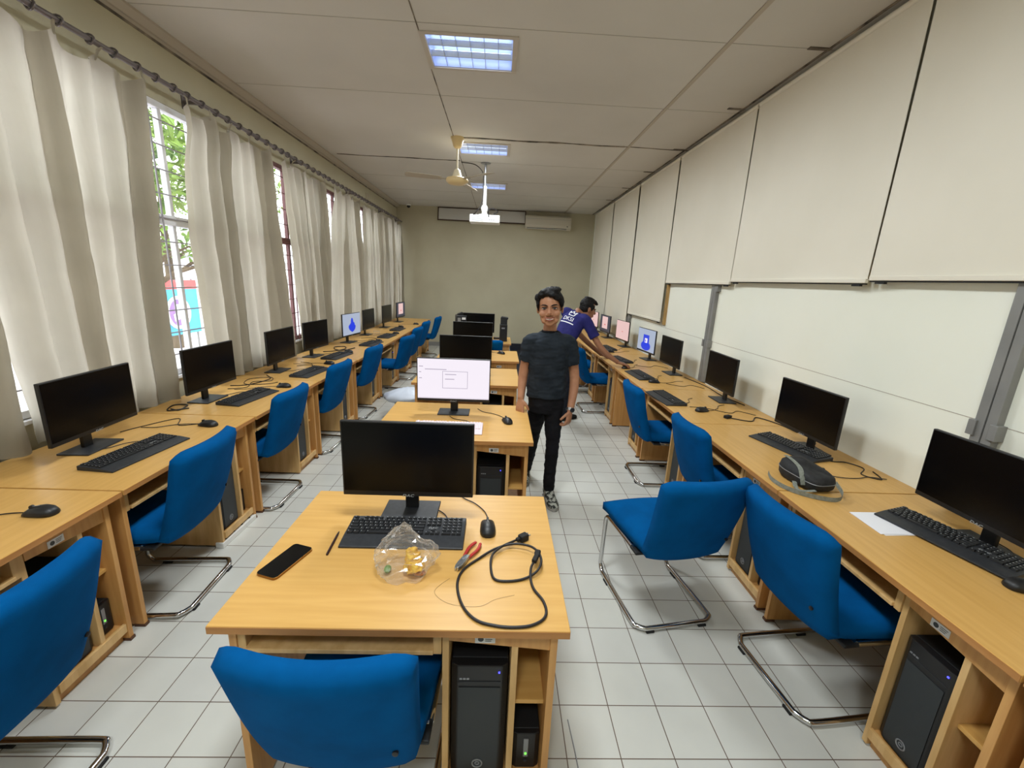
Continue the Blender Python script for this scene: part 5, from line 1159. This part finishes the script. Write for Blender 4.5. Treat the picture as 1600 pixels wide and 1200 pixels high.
def person_leaning():
    O = V(0.74, 5.02, 0.0)
    t = thing('person', 'person in navy tee with white crown print leaning over a desk, hand on mouse', 'person', O)
    W = lambda x, y, z: V(x, y, z)-O
    f = V(0.75, 0.66, 0).normalized(); r_ = V(0.66, -0.75, 0).normalized(); s_ = (f*0.58+V(0, 0, 0.815)).normalized(); fb = r_.cross(s_)*-1
    nb = s_.cross(r_); nb = nb if nb.dot(f) < 0 else -nb       # out of the back
    P = W(0.72, 4.98, 0.90); SCn = W(0.935, 5.165, 1.285)
    rt = (r_ + V(0, 0, -0.22)).normalized()
    shR = SCn+rt*0.155; shL = SCn-rt*0.155
    elR, wrR = W(1.225, 4.95, 0.945), W(1.425, 4.868, 0.792)
    elL, wrL = W(1.05, 5.43, 1.04), W(1.375, 5.50, 0.775)
    hipR, knR, anR = P+r_*0.075+V(0, 0, -0.06), W(0.855, 4.975, 0.47), W(0.865, 5.035, 0.085)
    hipL, knL, anL = P-r_*0.075+V(0, 0, -0.06), W(0.70, 5.18, 0.47), W(0.66, 5.25, 0.085)
    fd = V(0.93, 0.22, -0.26).normalized(); up = (V(0, 0, 1)-fd*fd.z).normalized(); sx = (-fd).cross(up) * -1
    sx = up.cross(fd) * -1
    R = Matrix((sx, -fd, up)).transposed()
    if R.determinant() < 0: R = Matrix((-sx, -fd, up)).transposed()
    Th = Matrix.Translation(W(1.080, 5.20, 1.378)) @ R.to_4x4()
    b = MB(); head_blobs(b, Th)
    nk = SCn+s_*0.035
    b.tube([Th @ V(0, 0.02, -0.05), Th @ V(0, 0.035, -0.085), nk+s_*0.03, nk-s_*0.04], [0.052, 0.052, 0.056, 0.075], 16)
    b.loft([ring(P.lerp(SCn, q), r_.lerp(rt, q).normalized(), nb, rx, ry) for q, rx, ry in ((-0.15, 0.115, 0.080), (0.1, 0.120, 0.080), (0.4, 0.120, 0.078), (0.7, 0.132, 0.080), (0.9, 0.135, 0.074), (1.03, 0.110, 0.058), (1.10, 0.070, 0.045))])
    limb(b, [shR, elR, wrR], [0.045, 0.037, 0.0255]); limb(b, [shL, elL, wrL], [0.045, 0.037, 0.0255])
    for a in ((hipR, knR, anR), (hipL, knL, anL)): limb(b, a, [0.062, 0.042, 0.030])
    hand(b, wrR, (0.88, -0.30, -0.16), (-0.05, 0, -1), (0.25, 0.95, 0), (0.22, 0.35, 0.35), 0.3)
    hand(b, wrL, (0.95, 0.1, -0.20), (0, 0, -1), (0.1, -1, 0), (0.08, 0.1, 0.1), 0.1)
    link(remesh(b, 'body', 0.0034, 6), 'body', M['skin_dark'], t)
    face_parts(t, Th, None, smile=False)
    h = MB(); hair_blobs(h, Th, [((-0.02, -0.060, 0.098), (0.034, 0.028, 0.020)), ((0.02, -0.064, 0.096), (0.034, 0.030, 0.020)), ((0.0, -0.085, 0.088), (0.040, 0.022, 0.014)), ((0, 0.02, 0.125), (0.056, 0.070, 0.020))])
    me = remesh(h, 'hair', 0.006, 2); ripple(me, 0.004, 60, 2.0); link(me, 'hair', M['hair'], t)
    b = MB()
    b.loft([ring(P.lerp(SCn, q), r_.lerp(rt, max(0, q)).normalized(), nb, rx, ry) for q, rx, ry in ((-0.12, 0.155, 0.112), (0.1, 0.150, 0.106), (0.4, 0.150, 0.104), (0.7, 0.160, 0.106), (0.88, 0.162, 0.100), (1.0, 0.140, 0.084), (1.08, 0.096, 0.068), (1.125, 0.066, 0.060))])
    for sh, el, q in ((shR, elR, 0.62), (shL, elL, 0.62)):
        d = el-sh; limb(b, [SCn.lerp(sh, 0.5), sh, sh+d*0.34, sh+d*q], [0.064, 0.068, 0.062, 0.064])
    me = remesh(b, 'tee_shirt', 0.006, 5); ripple(me, 0.005, 12, 7.0); tee = link(me, 'tee_shirt', M['tee_navy'], t)
    bvh = BVHTree.FromPolygons([v.co.copy() for v in me.vertices], [tuple(p.vertices) for p in me.polygons])
    ctr = P.lerp(SCn, 0.80); rr_ = r_.lerp(rt, 0.8).normalized()
    pm = mat('white_print', (232, 232, 238), 0.6)
    def project(me_, name, ox, oy, sc):
        for v in me_.vertices:
            q = ctr+rr_*(ox+v.co.x*sc)+s_*(oy+v.co.y*sc)+nb*0.4
            hit = bvh.ray_cast(q, -nb)
            v.co = (hit[0]+nb*(0.003 if v.co.z > 0 else 0.0005)) if hit[0] else q-nb*0.32
        o = link(me_, name, pm, tee); return o
    project(text_mesh('DKSI', 1.0, 0.01), 'print_text', -0.005, 0.0, 0.075)
    b = MB()
    for i in range(12): b.box(-0.5+i/12, -0.03, -0.01, -0.5+(i+1)/12, 0.03, 0.01)
    project(b.mesh('l'), 'print_line', -0.005, -0.052, 0.20)
    b = MB(); pts = [(-0.42, -0.38), (-0.55, 0.38), (-0.20, 0.02), (0.0, 0.50), (0.20, 0.02), (0.55, 0.38), (0.42, -0.38)]
    for i in range(len(pts)):
        p0 = V(*pts[i], 0); p1 = V(*pts[(i+1) % len(pts)], 0); d = (p1-p0).normalized(); nn = V(-d.y, d.x, 0)*0.06
        k = 4
        for j in range(k):
            a_, c_ = p0.lerp(p1, j/k), p0.lerp(p1, (j+1)/k); z = V(0, 0, 0.01)
            b.add([a_-nn-z, c_-nn-z, c_+nn-z, a_+nn-z, a_-nn+z, c_-nn+z, c_+nn+z, a_+nn+z], [(0,3,2,1),(4,5,6,7),(0,1,5,4),(1,2,6,5),(2,3,7,6),(3,0,4,7)])
    project(b.mesh('c'), 'crown_print', 0.01, 0.085, 0.085)
    b = MB(); b.loft([ring(P+V(0, 0, dz)+s_*max(0, dz)*0.3, r_, f, rx, ry) for dz, rx, ry in ((-0.14, 0.130, 0.096), (-0.06, 0.140, 0.106), (0.0, 0.140, 0.104), (0.03, 0.134, 0.098))])
    limb(b, [hipR, hipR.lerp(knR, 0.5), knR, anR], [0.084, 0.078, 0.062, 0.056]); limb(b, [hipL, hipL.lerp(knL, 0.5), knL, anL], [0.084, 0.078, 0.062, 0.056])
    me = remesh(b, 'trousers', 0.007, 4); ripple(me, 0.005, 16, 4.0, 1.8); link(me, 'trousers', M['trousers_navy'], t)
    for a in (anR, anL): shoe(Matrix.Translation(V(a.x, a.y, 0)) @ Matrix.Rotation(math.radians(125), 4, 'Z'), 'shoe', t, M['black_matte'], M['rubber'])
person_leaning()
